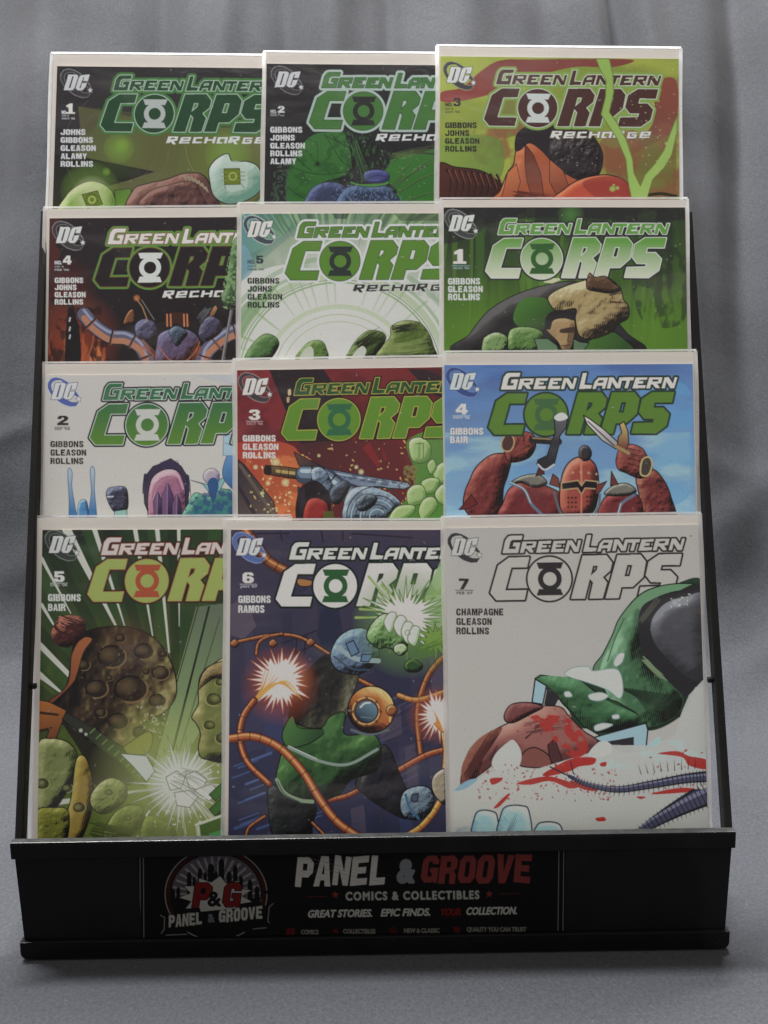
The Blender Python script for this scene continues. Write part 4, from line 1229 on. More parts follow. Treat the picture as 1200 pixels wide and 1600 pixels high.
def art_green_crags(c):                                        # second row, right
    c.frame(670, 300, 2.791)
    c.fill(((48, 50, 46), (500, 80), (74, 112, 38), (560, 640)))
    for k in range(46):
        r_ = np.random.default_rng(k + 7); x = r_.uniform(60, 1110)
        c.line([(x, r_.uniform(60, 200)), (x + r_.uniform(-16, 16), r_.uniform(320, 420)), (x + r_.uniform(-20, 20), r_.uniform(480, 680))], r_.uniform(12, 50), [(66, 110, 44), (44, 66, 42), (88, 130, 48), (52, 88, 44), (44, 46, 42)][k % 5], w2=6, sm=True, al=.4)
    c.poly([(60, 66), (1115, 75), (1115, 120), (900, 130), (620, 110), (300, 130), (200, 190), (60, 220)], (48, 44, 46), sm=True, al=.8)
    c.glow((200, 600), 260, (94, 136, 44), .6, .8); c.glow((980, 600), 240, (92, 136, 44), .6, .8); c.glow((560, 380), 200, (104, 148, 58), .6, .9); c.glow((620, 100), 60, (80, 140, 64), .6, .8)
    c.mottle([(900, 300), (1115, 260), (1115, 560), (930, 560)], (48, 58, 46), 70, .5, .12, 9, .7, ax=.4)
    c.lump([(140, 700), (180, 620), (240, 540), (300, 490), (400, 440), (520, 405), (640, 390), (700, 440), (860, 610), (900, 700)], (52, 48, 48), (80, 74, 70), (40, 36, 38), 5, ink=4)
    c.poly([(370, 560), (390, 490), (440, 460), (520, 470), (550, 520), (500, 600), (420, 600)], ((70, 122, 50), (380, 480), (48, 78, 42), (500, 600)), sm=True)
    c.lump([(345, 660), (360, 600), (440, 590), (500, 620), (470, 700), (360, 690)], (84, 122, 60), (138, 160, 104), (46, 64, 40), 8)
    c.lump([(235, 660), (250, 630), (300, 612), (345, 640), (330, 700), (240, 700)], (110, 136, 84), (160, 172, 130), (60, 76, 50), 18)
    c.poly([(700, 650), (790, 610), (850, 640), (890, 700), (680, 700)], ((66, 110, 48), (720, 620), (50, 84, 42), (850, 690)), sm=True, ink=4)
    # weathered tan boulder
    c.lump([(520, 470), (540, 440), (600, 410), (680, 385), (740, 365), (800, 385), (840, 430), (850, 470), (872, 500), (870, 550), (820, 580), (800, 610), (720, 640), (660, 630), (640, 560), (640, 510), (560, 520)],
           (158, 132, 86), (186, 166, 120), (108, 82, 58), 31, ink=5)
    c.lump([(690, 400), (700, 362), (740, 372), (790, 385), (840, 425), (800, 440), (740, 430)], (92, 62, 46), (128, 92, 68), (54, 38, 34), 33, ink=4)
    c.line([(800, 480), (866, 484)], 9, (84, 56, 42), w2=3); c.line([(790, 450), (840, 440)], 7, (70, 48, 38), w2=3)
    # small dark-capped stone below
    c.lump([(512, 600), (520, 560), (570, 540), (635, 560), (634, 640), (615, 690), (585, 690), (560, 650)], (160, 126, 84), (180, 150, 106), (110, 82, 56), 3, ink=4, spots=False)
    c.poly([(508, 590), (516, 540), (560, 515), (636, 525), (636, 560), (590, 552), (545, 562), (530, 600)], (48, 42, 44), sm=True)
    c.poly([(575, 600), (634, 590), (634, 612), (580, 616)], (74, 54, 44), sm=True); c.line([(612, 620), (606, 652), (624, 654)], 6, (90, 64, 46), w2=3); c.line([(580, 672), (616, 668)], 5, (84, 58, 44))
    c.poly([(460, 640), (520, 640), (560, 670), (570, 700), (480, 700)], (92, 120, 92), ink=4); c.poly([(632, 640), (660, 655), (700, 660), (670, 700), (630, 700)], (84, 112, 84), ink=4)
    c.poly([(500, 395), (520, 378), (600, 375), (540, 400)], (190, 184, 150))
    c.specks((60, 80, 1110, 640), 80, (140, 146, 120), (1, 4), 6)
    o = (846.7, 404.7)
    gr = ((92, 146, 66), (600, 215), (196, 192, 164), (600, 378))
    title(c, o, .975, (88, 144, 66), gr, (196, 194, 174), (52, 50, 50), .6, 1.15, (50, 98, 52))
    c.lump([(690, 420), (700, 356), (726, 372), (770, 368), (800, 392), (838, 425), (800, 442), (740, 436)], (92, 62, 46), (120, 88, 62), (54, 38, 34), 33, ink=4)
    bullet(c, (721.5, 349.5), (196, 190, 182), (72, 68, 66), (52, 48, 48), (140, 136, 130))
    credits(c, 85, (404, 438, 472), ('GIBBONS', 'GLEASON', 'ROLLINS'), 140, 28, (196, 190, 180))
    c.block('1', 108, 314, 64, 57, (206, 200, 190))
    c.line([(104, 322), (180, 322)], 3, (120, 150, 160)); c.text("AUG '06", 106, 337, 10, (130, 150, 140), 72, bold=.12)


def art_white_blue(c):                                         # third row, left
    c.frame(50, 550, 3.636)
    c.fill(((178, 166, 156), (300, 150), (186, 174, 162), (500, 900)))
    c.poly([(900, 132), (1200, 132), (1200, 200)], (170, 164, 160))
    # thin blue spires
    for pts in ([(205, 690), (215, 660), (230, 690), (228, 770), (250, 900), (260, 960), (215, 960), (212, 840)], [(332, 680), (345, 650), (358, 680), (356, 780), (368, 960), (320, 960), (338, 800)]):
        c.poly(pts, ((156, 164, 168), (280, 680), (62, 104, 142), (280, 900)), sm=True, ink=4, inkc=(64, 92, 120))
    c.lump([(262, 960), (264, 870), (290, 838), (316, 860), (320, 960)], (70, 116, 152), (130, 160, 176), (44, 74, 110), 3, ink=3, inkc=(50, 76, 106))
    c.lump([(425, 830), (430, 780), (470, 766), (530, 768), (548, 820), (540, 900), (470, 910)], (62, 58, 74), (112, 112, 128), (40, 38, 50), 5, ink=3)
    c.line([(430, 824), (462, 822)], 8, (176, 172, 170)); c.poly([(470, 905), (540, 895), (545, 960), (465, 960)], (130, 158, 146), ink=3)
    # purple dome with a pink hollow
    c.poly([(640, 860), (636, 780), (650, 700), (690, 650), (720, 640), (760, 620), (790, 606), (850, 650), (880, 700), (895, 780), (890, 850), (860, 960), (680, 960)], (62, 52, 72), ink=4)
    c.strands((650, 700), (640, 800), 12, 9, (58, 48, 68), 12, 6); c.strands((880, 700), (890, 820), 10, 9, (58, 48, 68), 10, 8); c.strands((740, 640), (830, 640), 16, 9, (62, 52, 76), 18, 9)
    c.lump([(660, 900), (664, 790), (690, 710), (760, 668), (830, 680), (868, 760), (874, 850), (860, 960), (680, 960)], (150, 92, 112), (192, 140, 146), (92, 56, 84), 33, light=(-.3, -.9), ink=5, bumpy=.2)
    for p, q in (([(700, 960), (690, 850), (715, 790), (742, 850), (745, 960)], 0), ([(742, 960), (740, 820), (772, 740), (806, 820), (800, 960)], 1), ([(798, 960), (800, 860), (826, 800), (850, 870), (848, 960)], 2)):
        c.poly(p, ((96, 62, 96), (760, 760), (50, 42, 60), (760, 920)), ink=4); c.line([p[2], (p[2][0] - 4, 960)], 4, (150, 112, 140)); c.poly([p[1], p[2], (p[2][0] - 4, 960), p[0]], (122, 82, 116), al=.6)
    c.line([(672, 800), (696, 730), (760, 690), (826, 700), (862, 780)], 7, (196, 160, 164), sm=True, al=.8); c.line([(684, 830), (706, 752), (762, 712), (820, 722), (850, 800)], 4, (120, 72, 100), sm=True)
    # teal folded cloth
    c.lump([(870, 960), (890, 860), (930, 800), (1000, 820), (1050, 780), (1100, 780), (1140, 800), (1180, 960)], (52, 108, 104), (94, 148, 124), (38, 64, 98), 9)
    c.poly([(905, 730), (970, 750), (1010, 800), (1030, 860), (1110, 710), (1080, 720), (1020, 760)], (122, 158, 150), ink=4, inkc=(40, 66, 92))
    c.lump([(975, 720), (990, 675), (1030, 662), (1065, 690), (1060, 740), (1020, 760)], (160, 140, 148), (186, 172, 168), (104, 92, 122), 4, ink=3, spots=False)
    c.poly([(1000, 760), (1015, 720), (1050, 720), (1062, 770), (1030, 850)], (46, 78, 118), sm=True)
    c.mottle([(880, 960), (930, 820), (1140, 800), (1180, 960)], (48, 72, 110), 24, .55, .06, 12, .8)
    c.poly([(1085, 700), (1110, 590), (1150, 560), (1200, 560), (1200, 800), (1140, 780)], ((84, 124, 158), (1100, 600), (44, 80, 124), (1180, 780)), sm=True, ink=4, inkc=(44, 70, 104))
    c.poly([(1088, 590), (1090, 480), (1130, 470), (1200, 470), (1200, 590)], (150, 168, 176), ink=3, inkc=(66, 92, 116)); c.line([(1100, 520), (1190, 540)], 4, (90, 116, 138))
    c.specks((90, 140, 1100, 640), 20, (150, 140, 132), (1, 3), 6)
    o = (230.1, 664.1)
    gr = ((52, 104, 66), (600, 290), (84, 124, 48), (600, 530))
    title(c, o, .985, (50, 104, 72), gr, (176, 186, 166), (52, 46, 46), .5, 1.15, (178, 170, 158), disc=gr)
    bullet(c, (100.8, 612), (186, 178, 178), (74, 84, 140), (54, 60, 104), (180, 174, 176))
    credits(c, 106, (542, 590, 638), ('GIBBONS', 'GLEASON', 'ROLLINS'), 188, 35, (56, 48, 46))
    c.block('2', 144, 417, 54, 64, (54, 46, 46))
    c.line([(130, 428), (218, 428)], 3, (70, 62, 60)); c.text("SEP '06", 130, 444, 12, (70, 62, 60), 88, bold=.1)


def art_red_piston(c):                                         # third row, middle
    c.frame(350, 550, 3.333)
    c.fill(((128, 44, 48), (200, 150), (110, 42, 40), (800, 700)))
    c.mottle(None, (92, 36, 40), 120, .52, .2, 2, .7)
    c.poly([(235, 90), (520, 90), (620, 240), (660, 460), (420, 520), (320, 300)], (52, 40, 44), sm=False)
    c.poly([(960, 90), (1200, 90), (1200, 260), (1080, 220)], (58, 42, 46)); c.poly([(1040, 90), (1140, 90), (1140, 130)], (84, 40, 44))
    c.poly([(65, 480), (300, 470), (420, 560), (560, 880), (250, 880), (65, 620)], ((160, 56, 44), (100, 500), (172, 84, 46), (400, 800)), sm=True)
    c.poly([(400, 480), (860, 470), (960, 560), (940, 700), (600, 640), (460, 580)], ((86, 44, 46), (500, 500), (104, 42, 44), (900, 640)), sm=True, al=.9)
    c.mottle([(120, 560), (460, 560), (560, 880), (260, 880)], (196, 106, 56), 60, .54, .15, 5, .7)
    c.poly([(760, 470), (820, 580), (800, 600), (720, 500)], (128, 40, 42)); c.poly([(820, 480), (850, 560), (835, 570)], (128, 40, 42))
    c.poly([(75, 560), (110, 590), (260, 780), (290, 880), (75, 880)], ((62, 52, 58), (90, 620), (92, 74, 66), (250, 840)), ink=4)
    c.line([(85, 590), (275, 870)], 18, (104, 86, 74), al=.8); c.line([(76, 700), (180, 880)], 20, (52, 44, 52), al=.8)
    c.specks((130, 460, 1000, 860), 150, (210, 160, 92), (2, 9), 4, .9)
    c.specks((200, 560, 500, 860), 60, (222, 190, 130), (3, 10), 14, .9)
    for x, y, r in ((268, 575, 26), (320, 680, 22), (230, 684, 14), (165, 600, 14), (715, 625, 16), (690, 600, 12), (495, 540, 10), (200, 735, 12)): c.glow((x, y), r, (226, 190, 130), .95, .5)
    # handle, rod and blade
    c.poly([(215, 600), (240, 592), (400, 612), (420, 640), (400, 664), (240, 640), (212, 630)], ((112, 84, 56), (300, 600), (66, 48, 40), (300, 655)), sm=True, ink=5)
    c.poly([(270, 612), (400, 628), (398, 645), (272, 628)], (168, 140, 82)); c.poly([(212, 600), (245, 592), (245, 640), (212, 636)], (52, 40, 40), sm=True)
    for x in (300, 340): c.line([(x, 604), (x - 4, 650)], 4, (60, 44, 38))
    c.poly([(365, 520), (440, 560), (520, 600), (440, 610), (390, 590)], ((96, 66, 58), (380, 540), (62, 48, 48), (500, 600)), ink=4)
    c.poly([(520, 604), (700, 640), (960, 682), (975, 700), (940, 715), (700, 700), (520, 640)], ((96, 104, 122), (600, 620), (128, 136, 144), (900, 700)), ink=5)
    c.line([(540, 625), (950, 700)], 5, (168, 172, 172)); c.mottle([(520, 604), (960, 682), (940, 715), (520, 640)], (66, 70, 88), 14, .54, .06, 8, .7, sm=False)
    c.cable([(420, 640), (520, 650), (620, 720), (760, 790), (880, 830)], 92, (66, 72, 84), (104, 114, 126), (164, 172, 176), 5)
    c.lump([(455, 620), (500, 600), (545, 640), (570, 720), (540, 770), (500, 740), (470, 690)], (92, 102, 116), (156, 164, 170), (52, 54, 64), 5)
    c.lump([(555, 720), (620, 670), (660, 690), (640, 740), (600, 790), (560, 780)], (58, 58, 66), (112, 120, 130), (36, 34, 40), 8)
    c.lump([(625, 800), (660, 720), (740, 700), (830, 720), (900, 760), (920, 800), (860, 880), (640, 880)], (98, 110, 120), (160, 168, 172), (50, 54, 60), 12)
    for k in range(6): c.line(circ(800, 860, 40 + k * 24, 30)[14:28], 6, (58, 62, 68) if k % 2 else (150, 160, 160))
    c.lump([(690, 780), (740, 740), (800, 760), (770, 810), (710, 830)], (58, 62, 70), (140, 148, 152), (40, 40, 46), 14)
    # charred crag with glowing core
    c.poly([(385, 880), (385, 740), (420, 690), (480, 670), (540, 720), (560, 790), (540, 880)], (44, 36, 40), sm=True)
    c.strands((400, 700), (420, 860), 10, 8, (58, 48, 52), 16, 5)
    c.lump([(420, 880), (430, 790), (470, 760), (530, 780), (545, 830), (530, 880)], (142, 42, 40), (170, 64, 50), (98, 30, 34), 6, ink=3, spots=False)
    c.poly([(520, 830), (570, 830), (580, 880), (520, 880)], (84, 84, 40))
    # green boulders
    c.poly([(960, 460), (1200, 430), (1200, 880), (860, 880), (960, 760), (1000, 640)], ((84, 124, 58), (1000, 500), (70, 124, 50), (1100, 860)), sm=True)
    for i, p in enumerate(([(965, 470), (1020, 445), (1075, 480), (1075, 550), (1030, 580), (980, 560)], [(1090, 620), (1150, 570), (1200, 580), (1200, 680), (1120, 680)], [(1030, 680), (1080, 655), (1125, 670), (1100, 730), (1050, 735)],
                           [(955, 730), (990, 695), (1040, 700), (1055, 770), (1000, 800), (960, 790)], [(1015, 830), (1040, 770), (1090, 755), (1115, 800), (1080, 850), (1040, 880)], [(880, 830), (920, 800), (990, 800), (990, 840), (920, 880), (860, 880)], [(1100, 740), (1140, 690), (1200, 700), (1200, 800), (1130, 790)], [(1060, 590), (1090, 560), (1110, 600), (1080, 640)])):
        c.lump(p, (144, 164, 106), (178, 190, 140), (92, 128, 66), 40 + i, ink=4, spots=False, inkc=(56, 84, 40))
    c.line([(1020, 475), (1018, 550)], 10, (110, 140, 80)); c.line([(1000, 480), (1040, 476), (1040, 552)], 4, (70, 100, 50))
    c.mottle([(940, 600), (1010, 600), (1000, 690), (950, 690)], (120, 110, 60), 12, .5, .1, 4, .9)
    o = (530, 655.9)
    c.poly([(335, 200), (348, 195), (350, 222), (336, 226)], (190, 160, 120), sm=True); c.poly([(328, 240), (342, 236), (340, 262), (330, 262)], (180, 140, 100), sm=True)
    title(c, o, .985, (38, 84, 50), (88, 128, 44), (172, 150, 68), (44, 38, 36), .5, .95, (44, 100, 70))
    bullet(c, (399.3, 605), (200, 190, 182), (70, 60, 64), (52, 42, 46), (150, 120, 116))
    credits(c, 99, (467, 511, 555), ('GIBBONS', 'GLEASON', 'ROLLINS'), 172, 33, (200, 188, 178))
    c.block('3', 131, 355, 54, 58, (204, 192, 182))
    c.line([(118, 362), (203, 362)], 3, (180, 150, 146)); c.text("OCT '06", 119, 380, 12, (170, 130, 126), 84, bold=.1)


def art_blue_sky(c):                                           # third row, right
    c.frame(680, 540, 2.791)
    c.fill(((66, 88, 138), (500, 80), (128, 158, 178), (560, 720)))
    for k in range(5): c.glow((np.random.default_rng(k).uniform(150, 1050), 300 + k * 90), 260, (150, 178, 192), .35, 1, ry=36)
    c.mottle(None, (92, 126, 166), 90, .5, .25, 4, .5, ax=3.2)
    c.mottle([(40, 380), (1115, 380), (1115, 780), (40, 780)], (150, 176, 188), 70, .55, .2, 6, .6, ax=3.5, sm=False)
    c.mottle([(900, 180), (1115, 200), (1115, 640), (950, 640)], (88, 140, 176), 60, .5, .2, 9, .6, ax=2.5)
    c.mottle([(80, 540), (420, 520), (420, 640), (80, 640)], (96, 140, 172), 40, .5, .2, 12, .6, ax=3)
    R = (116, 48, 46); RH = (162, 84, 70); RL = (66, 32, 36)
    # red rock arches and spires
    c.lump([(125, 700), (130, 640), (150, 590), (180, 530), (240, 480), (300, 470), (335, 480), (320, 560), (300, 620), (290, 700), (240, 780), (160, 750)], R, RH, RL, 3, ink=5)
    c.lump([(300, 430), (320, 390), (380, 375), (430, 390), (440, 440), (410, 490), (340, 510), (310, 490)], (128, 58, 52), RH, RL, 6, ink=4)
    for i in range(4): c.line([(330 + i * 28, 384 + i * 4), (336 + i * 28, 430)], 6, (70, 32, 34), w2=2)
    c.poly([(290, 430), (305, 396), (335, 394), (346, 424), (330, 458), (300, 458)], (84, 54, 50), sm=True, ink=6, inkc=(172, 138, 92))
    c.lump([(290, 760), (300, 680), (330, 620), (400, 590), (480, 610), (560, 660), (560, 760)], (112, 42, 44), (150, 66, 58), RL, 9, ink=5)
    c.lump([(330, 600), (380, 570), (450, 562), (490, 600), (440, 620), (380, 600)], (112, 104, 92), (160, 152, 132), (66, 58, 54), 5, ink=4)
    c.line([(330, 600), (390, 630), (420, 690), (470, 740)], 13, (92, 104, 116), sm=True); c.line([(328, 597), (388, 627), (418, 687)], 4, (170, 176, 178), sm=True)
    c.poly([(105, 716), (160, 650), (185, 690), (150, 712)], (110, 40, 40), ink=4)
    c.lump([(880, 570), (950, 540), (1000, 590), (1030, 660), (1045, 760), (900, 760), (890, 650)], R, (156, 92, 72), RL, 13, ink=5)
    c.lump([(790, 500), (810, 440), (850, 430), (900, 445), (925, 480), (950, 540), (900, 580), (830, 555), (800, 540)], (126, 56, 50), RH, RL, 16, ink=4)
    for i in range(4): c.line([(845, 450 + i * 22), (900, 462 + i * 22)], 6, (70, 32, 34), w2=2)
    c.poly([(898, 560), (905, 500), (935, 488), (948, 520), (930, 566)], (74, 62, 54), sm=True, ink=7, inkc=(176, 150, 100))
    c.lump([(720, 760), (730, 680), (780, 640), (860, 640), (900, 680), (890, 760)], (112, 42, 44), (150, 66, 58), RL, 19, ink=5)
    c.lump([(740, 650), (780, 610), (840, 602), (880, 636), (830, 656)], (112, 104, 92), (160, 152, 132), (66, 58, 54), 15, ink=4)
    c.line([(800, 740), (815, 690), (870, 652)], 12, (92, 104, 116), sm=True); c.line([(797, 738), (812, 688)], 4, (170, 176, 178))
    c.poly([(770, 548), (800, 606), (766, 612)], (110, 50, 44), ink=4); c.poly([(440, 570), (462, 510), (478, 560)], (96, 44, 40), ink=4)
    # closed steel helm in red enamel
    c.lump([(545, 700), (548, 600), (570, 530), (610, 492), (660, 488), (700, 522), (714, 590), (706, 690), (680, 735), (625, 760), (570, 740)], (150, 66, 54), (190, 108, 82), (98, 40, 40), 23, ink=6, bumpy=.12)
    c.lump([(628, 470), (640, 440), (668, 440), (684, 470), (670, 500), (640, 500)], (62, 52, 52), (110, 98, 94), (38, 32, 34), 3, ink=4, spots=False)
    c.poly([(552, 600), (625, 588), (640, 612), (656, 588), (712, 594), (708, 626), (656, 622), (640, 650), (622, 622), (554, 630)], (38, 32, 36), ink=5, inkc=(172, 138, 96))
    c.line([(638, 500), (640, 600)], 9, (184, 112, 84)); c.line([(640, 650), (638, 750)], 7, (180, 106, 80))
    for q in range(3):
        for z in range(3): c.glow((664 + q * 14, 660 + z * 20), 6, (40, 30, 32), .95, .3); c.glow((614 - q * 16, 664 + z * 20), 6, (40, 30, 32), .95, .3)
    for q in range(5): c.glow((568 + q * 34, 560 - 8 * math.sin(q * .8)), 6, (196, 150, 104), .9, .4)
    c.poly([(515, 560), (540, 580), (545, 620), (500, 605)], (118, 54, 48), ink=4); c.poly([(705, 610), (750, 592), (720, 640), (700, 650)], (118, 54, 48), ink=4)
    c.line([(520, 640), (540, 710), (560, 745)], 10, (88, 92, 98), sm=True); c.line([(720, 650), (715, 700), (690, 745)], 10, (96, 100, 104), sm=True)
    o = (853.7, 648)
    title(c, o, .985, (200, 190, 170), (86, 120, 48), (64, 88, 52), (46, 62, 52), .18, 1.25, (64, 100, 64), gci=(46, 70, 52))
    # axe and dagger in front of the lettering
    c.line([(425, 412), (540, 420)], 30, (52, 44, 44)); c.line([(428, 404), (530, 410)], 7, (140, 112, 76))
    c.poly([(520, 320), (535, 300), (560, 294), (580, 315), (572, 360), (545, 395), (540, 440), (520, 520), (480, 546), (445, 520), (450, 500), (490, 480), (510, 420), (525, 380)], ((92, 88, 90), (540, 320), (56, 50, 54), (500, 500)), ink=5)
    c.poly([(520, 318), (536, 298), (562, 294), (580, 316), (545, 330)], (192, 184, 172), sm=True); c.line([(450, 520), (480, 542), (520, 520)], 8, (176, 172, 166), sm=True)
    c.glow((522, 425), 26, (60, 54, 56), 1, .4)
    c.poly([(648, 305), (672, 318), (740, 368), (800, 424), (790, 452), (730, 414), (665, 345)], ((196, 186, 176), (680, 330), (150, 140, 136), (780, 430)), ink=5)
    c.line([(668, 332), (785, 440)], 6, (96, 88, 88), w2=9)
    c.poly([(805, 345), (825, 332), (842, 372), (846, 420), (832, 470), (795, 450), (800, 400), (815, 380)], ((178, 150, 92), (820, 340), (122, 66, 54), (820, 440)), ink=5)
    c.line([(790, 440), (845, 470)], 14, (150, 120, 74))
    bullet(c, (723.4, 596.8), (184, 180, 182), (58, 72, 116), (44, 54, 92), (110, 124, 160))
    credits(c, 67, (390, 427), ('GIBBONS', 'BAIR'), 145, 30, (198, 188, 178), (70, 90, 120))
    c.block('4', 91, 301, 46, 52, (200, 192, 184))
    c.line([(78, 307), (154, 307)], 3, (170, 170, 176)); c.text("NOV '06", 80, 320, 10, (176, 172, 176), 72, bold=.12)


def art_rays_green(c):                                         # bottom row, left
    c.frame(40, 790, 2.963)
    c.fill(((42, 46, 40), (400, 150), (86, 98, 42), (560, 1300)))
    c.mottle(None, (40, 66, 40), 90, .5, .25, 3, .7, ax=.5)
    F = (700, 1290)
    for k in range(40):
        a = math.radians(-178 + k * 4.6); r_ = np.random.default_rng(k)
        c.line([(F[0] + 300 * math.cos(a), F[1] + 300 * math.sin(a)), (F[0] + 1500 * math.cos(a), F[1] + 1500 * math.sin(a))], 30, [(52, 80, 44), (38, 44, 36), (44, 66, 40)][k % 3], w2=70, al=.5)
    c.poly([(60, 1090), (260, 1000), (560, 1000), (950, 1000), (950, 1600), (60, 1600)], ((72, 84, 34), (200, 1050), (100, 108, 44), (800, 1500)), al=.6)
    # leaning glass blade
    c.poly([(790, 470), (950, 450), (950, 800), (690, 1250), (640, 1320), (560, 1320)], ((92, 100, 84), (850, 500), (128, 146, 96), (650, 1200)), al=.85)
    c.line([(850, 470), (650, 1260)], 10, (42, 44, 36)); c.line([(800, 470), (580, 1250)], 5, (52, 56, 44)); c.line([(900, 520), (700, 1180)], 5, (60, 66, 50), al=.8)
    for a, b, w0, w1 in (((75, 245), (210, 500), 16, 4), ((75, 460), (135, 560), 16, 8), ((190, 110), (420, 560), 40, 10), ((320, 110), (460, 560), 22, 6), ((508, 110), (590, 610), 20, 6), ((610, 110), (665, 680), 20, 8), ((710, 110), (712, 560), 16, 3),
                         ((60, 640), (650, 1240), 26, 8), ((60, 780), (170, 870), 28, 8), ((50, 1390), (660, 1306), 26, 10), ((500, 1560), (700, 1330), 12, 14), ((920, 1060), (790, 1210), 16, 10), ((930, 1510), (770, 1360), 22, 12), ((930, 1300), (780, 1298), 8, 10), ((745, 1560), (720, 1390), 12, 12)):
        c.line([a, b], w0, (168, 160, 146), w2=w1)
    # dark polished boulder
    c.lump([(200, 800), (215, 690), (240, 610), (330, 570), (450, 560), (560, 590), (630, 650), (680, 740), (700, 830), (690, 900), (640, 960), (560, 1000), (500, 1060), (560, 1120), (540, 1150), (430, 1150), (300, 1100), (130, 980), (100, 920), (170, 870)],
           (64, 48, 38), (118, 100, 60), (42, 34, 32), 71, light=(.7, .25), ink=6, bumpy=.8)
    c.glow((470, 640), 170, (98, 70, 52), .55, 1.2); c.glow((560, 1060), 130, (120, 116, 52), .5, 1)
    for x, y, r in ((400, 700, 62), (548, 676, 44), (626, 776, 40), (330, 850, 50), (488, 850, 74), (610, 905, 38), (270, 740, 30), (430, 1000, 46), (530, 1050, 32), (350, 960, 26), (440, 615, 24), (640, 690, 18), (560, 770, 18), (390, 800, 16)):
        c.crater(x, y, r, (46, 36, 32), (112, 86, 58), (.6, .5))
    c.specks((260, 620, 660, 1000), 70, (104, 82, 58), (2, 6), 75)
    c.poly([(205, 790), (215, 690), (260, 615), (310, 620), (270, 680), (240, 780), (215, 830), (120, 920), (105, 910), (180, 850)], ((140, 78, 46), (230, 650), (116, 60, 38), (150, 890)), sm=True, ink=4)
    c.specks((520, 930, 660, 1080), 50, (150, 140, 110), (3, 9), 64)
    c.poly([(430, 1140), (560, 1050), (590, 1080), (560, 1150), (470, 1150)], (120, 116, 50), sm=True, ink=4)
    # tuft, orange strap, belt
    c.lump([(120, 590), (160, 520), (220, 510), (270, 530), (280, 600), (230, 640), (190, 660), (140, 640)], (74, 40, 38), (150, 84, 66), (44, 28, 30), 5, ink=0)
    c.strands((150, 540), (250, 610), 22, 8, (66, 34, 34), 34, 3); c.strands((150, 530), (200, 560), 8, 7, (164, 96, 76), 24, 4)
    c.poly([(55, 900), (110, 910), (190, 950), (150, 1060), (120, 1130), (85, 1110), (110, 1040), (55, 1050)], ((150, 86, 40), (80, 920), (104, 56, 34), (130, 1080)), ink=5)
    c.line([(60, 960), (150, 970)], 12, (66, 40, 30)); c.line([(60, 1045), (120, 1030)], 8, (60, 38, 28))
    c.poly([(190, 960), (300, 1020), (450, 1120), (560, 1290), (540, 1300), (420, 1190), (290, 1080), (170, 990)], ((52, 50, 44), (250, 1020), (62, 78, 44), (520, 1270)), ink=4)
    for k in range(9): c.line([(300 + k * 28, 1055 + k * 26), (322 + k * 28, 1034 + k * 26)], 6, (92, 112, 66))
    c.glow((256, 1042), 10, (170, 170, 150), .9, .4); c.glow((280, 1060), 8, (170, 170, 150), .9, .4)
    c.poly([(170, 1000), (300, 1100), (440, 1190), (500, 1290), (330, 1300), (260, 1150)], (44, 40, 34), sm=True)
    # olive rounded stones
    c.lump([(55, 1120), (120, 1080), (200, 1100), (240, 1160), (230, 1260), (190, 1330), (130, 1410), (55, 1420)], (104, 108, 66), (150, 146, 100), (56, 62, 36), 9, ink=5)
    c.lump([(160, 1560), (210, 1360), (235, 1180), (280, 1170), (315, 1300), (300, 1440), (240, 1570)], (132, 106, 46), (164, 140, 66), (84, 66, 34), 19, ink=5)
    c.lump([(50, 1420), (130, 1400), (200, 1420), (180, 1570), (50, 1570)], (100, 98, 40), (136, 128, 54), (56, 56, 28), 29, ink=5)
    c.lump([(300, 1350), (340, 1290), (400, 1262), (460, 1290), (470, 1350), (430, 1400), (360, 1430), (310, 1400)], (110, 114, 66), (158, 154, 104), (54, 58, 34), 39, ink=5)
    c.lump([(360, 1540), (400, 1440), (470, 1390), (540, 1400), (540, 1480), (460, 1540)], (84, 94, 46), (134, 138, 76), (44, 50, 30), 49, ink=5)
    for x, y, r in ((80, 1290, 30), (195, 1310, 24), (250, 1400, 28), (390, 1330, 18), (440, 1360, 12), (480, 1450, 16)): c.crater(x, y, r, (44, 44, 28), (140, 136, 84), (.6, .3))
    c.strands((300, 1500), (560, 1540), 16, 8, (60, 70, 38), 34, 5); c.strands((540, 1350), (720, 1560), 12, 12, (70, 88, 38), 40, 7)
    c.lump([(520, 1560), (560, 1440), (640, 1460), (690, 1500), (680, 1580), (520, 1580)], (66, 84, 34), (112, 124, 52), (38, 50, 26), 55, ink=4)
    # burst of broken crystal
    c.glow(F, 420, (150, 150, 96), .85, 1.0)
    c.burst((720, 1290), 90, 270, 34, (170, 164, 146), 4, ink=2, inkc=(104, 110, 76), sq=1.0)
    c.glow((720, 1290), 150, (178, 172, 160), .9, .6)
    c.poly([(440, 1150), (560, 1160), (600, 1230), (560, 1280), (500, 1210)], (168, 164, 150), ink=3, inkc=(90, 100, 66))
    for p in ([(650, 1260), (700, 1230), (740, 1260), (720, 1310), (670, 1320)], [(740, 1250), (790, 1230), (840, 1270), (820, 1320), (760, 1310)], [(690, 1330), (760, 1320), (800, 1350), (760, 1400), (700, 1390)], [(780, 1320), (860, 1290), (900, 1330), (850, 1370)]):
        c.poly(p, (180, 172, 160), ink=4, inkc=(112, 110, 92))
    c.strands((700, 1250), (850, 1340), 18, 3, (120, 116, 100), 50, 11); c.specks((560, 1120, 900, 1500), 60, (184, 176, 160), (3, 10), 9)
    # right: rock wall with tan ledges, green panels below
    c.lump([(800, 860), (810, 790), (860, 740), (960, 730), (960, 1150), (830, 1175), (800, 1130), (810, 1060), (790, 1010), (770, 980), (800, 920)], (104, 104, 60), (150, 134, 84), (52, 56, 40), 61, ink=5)
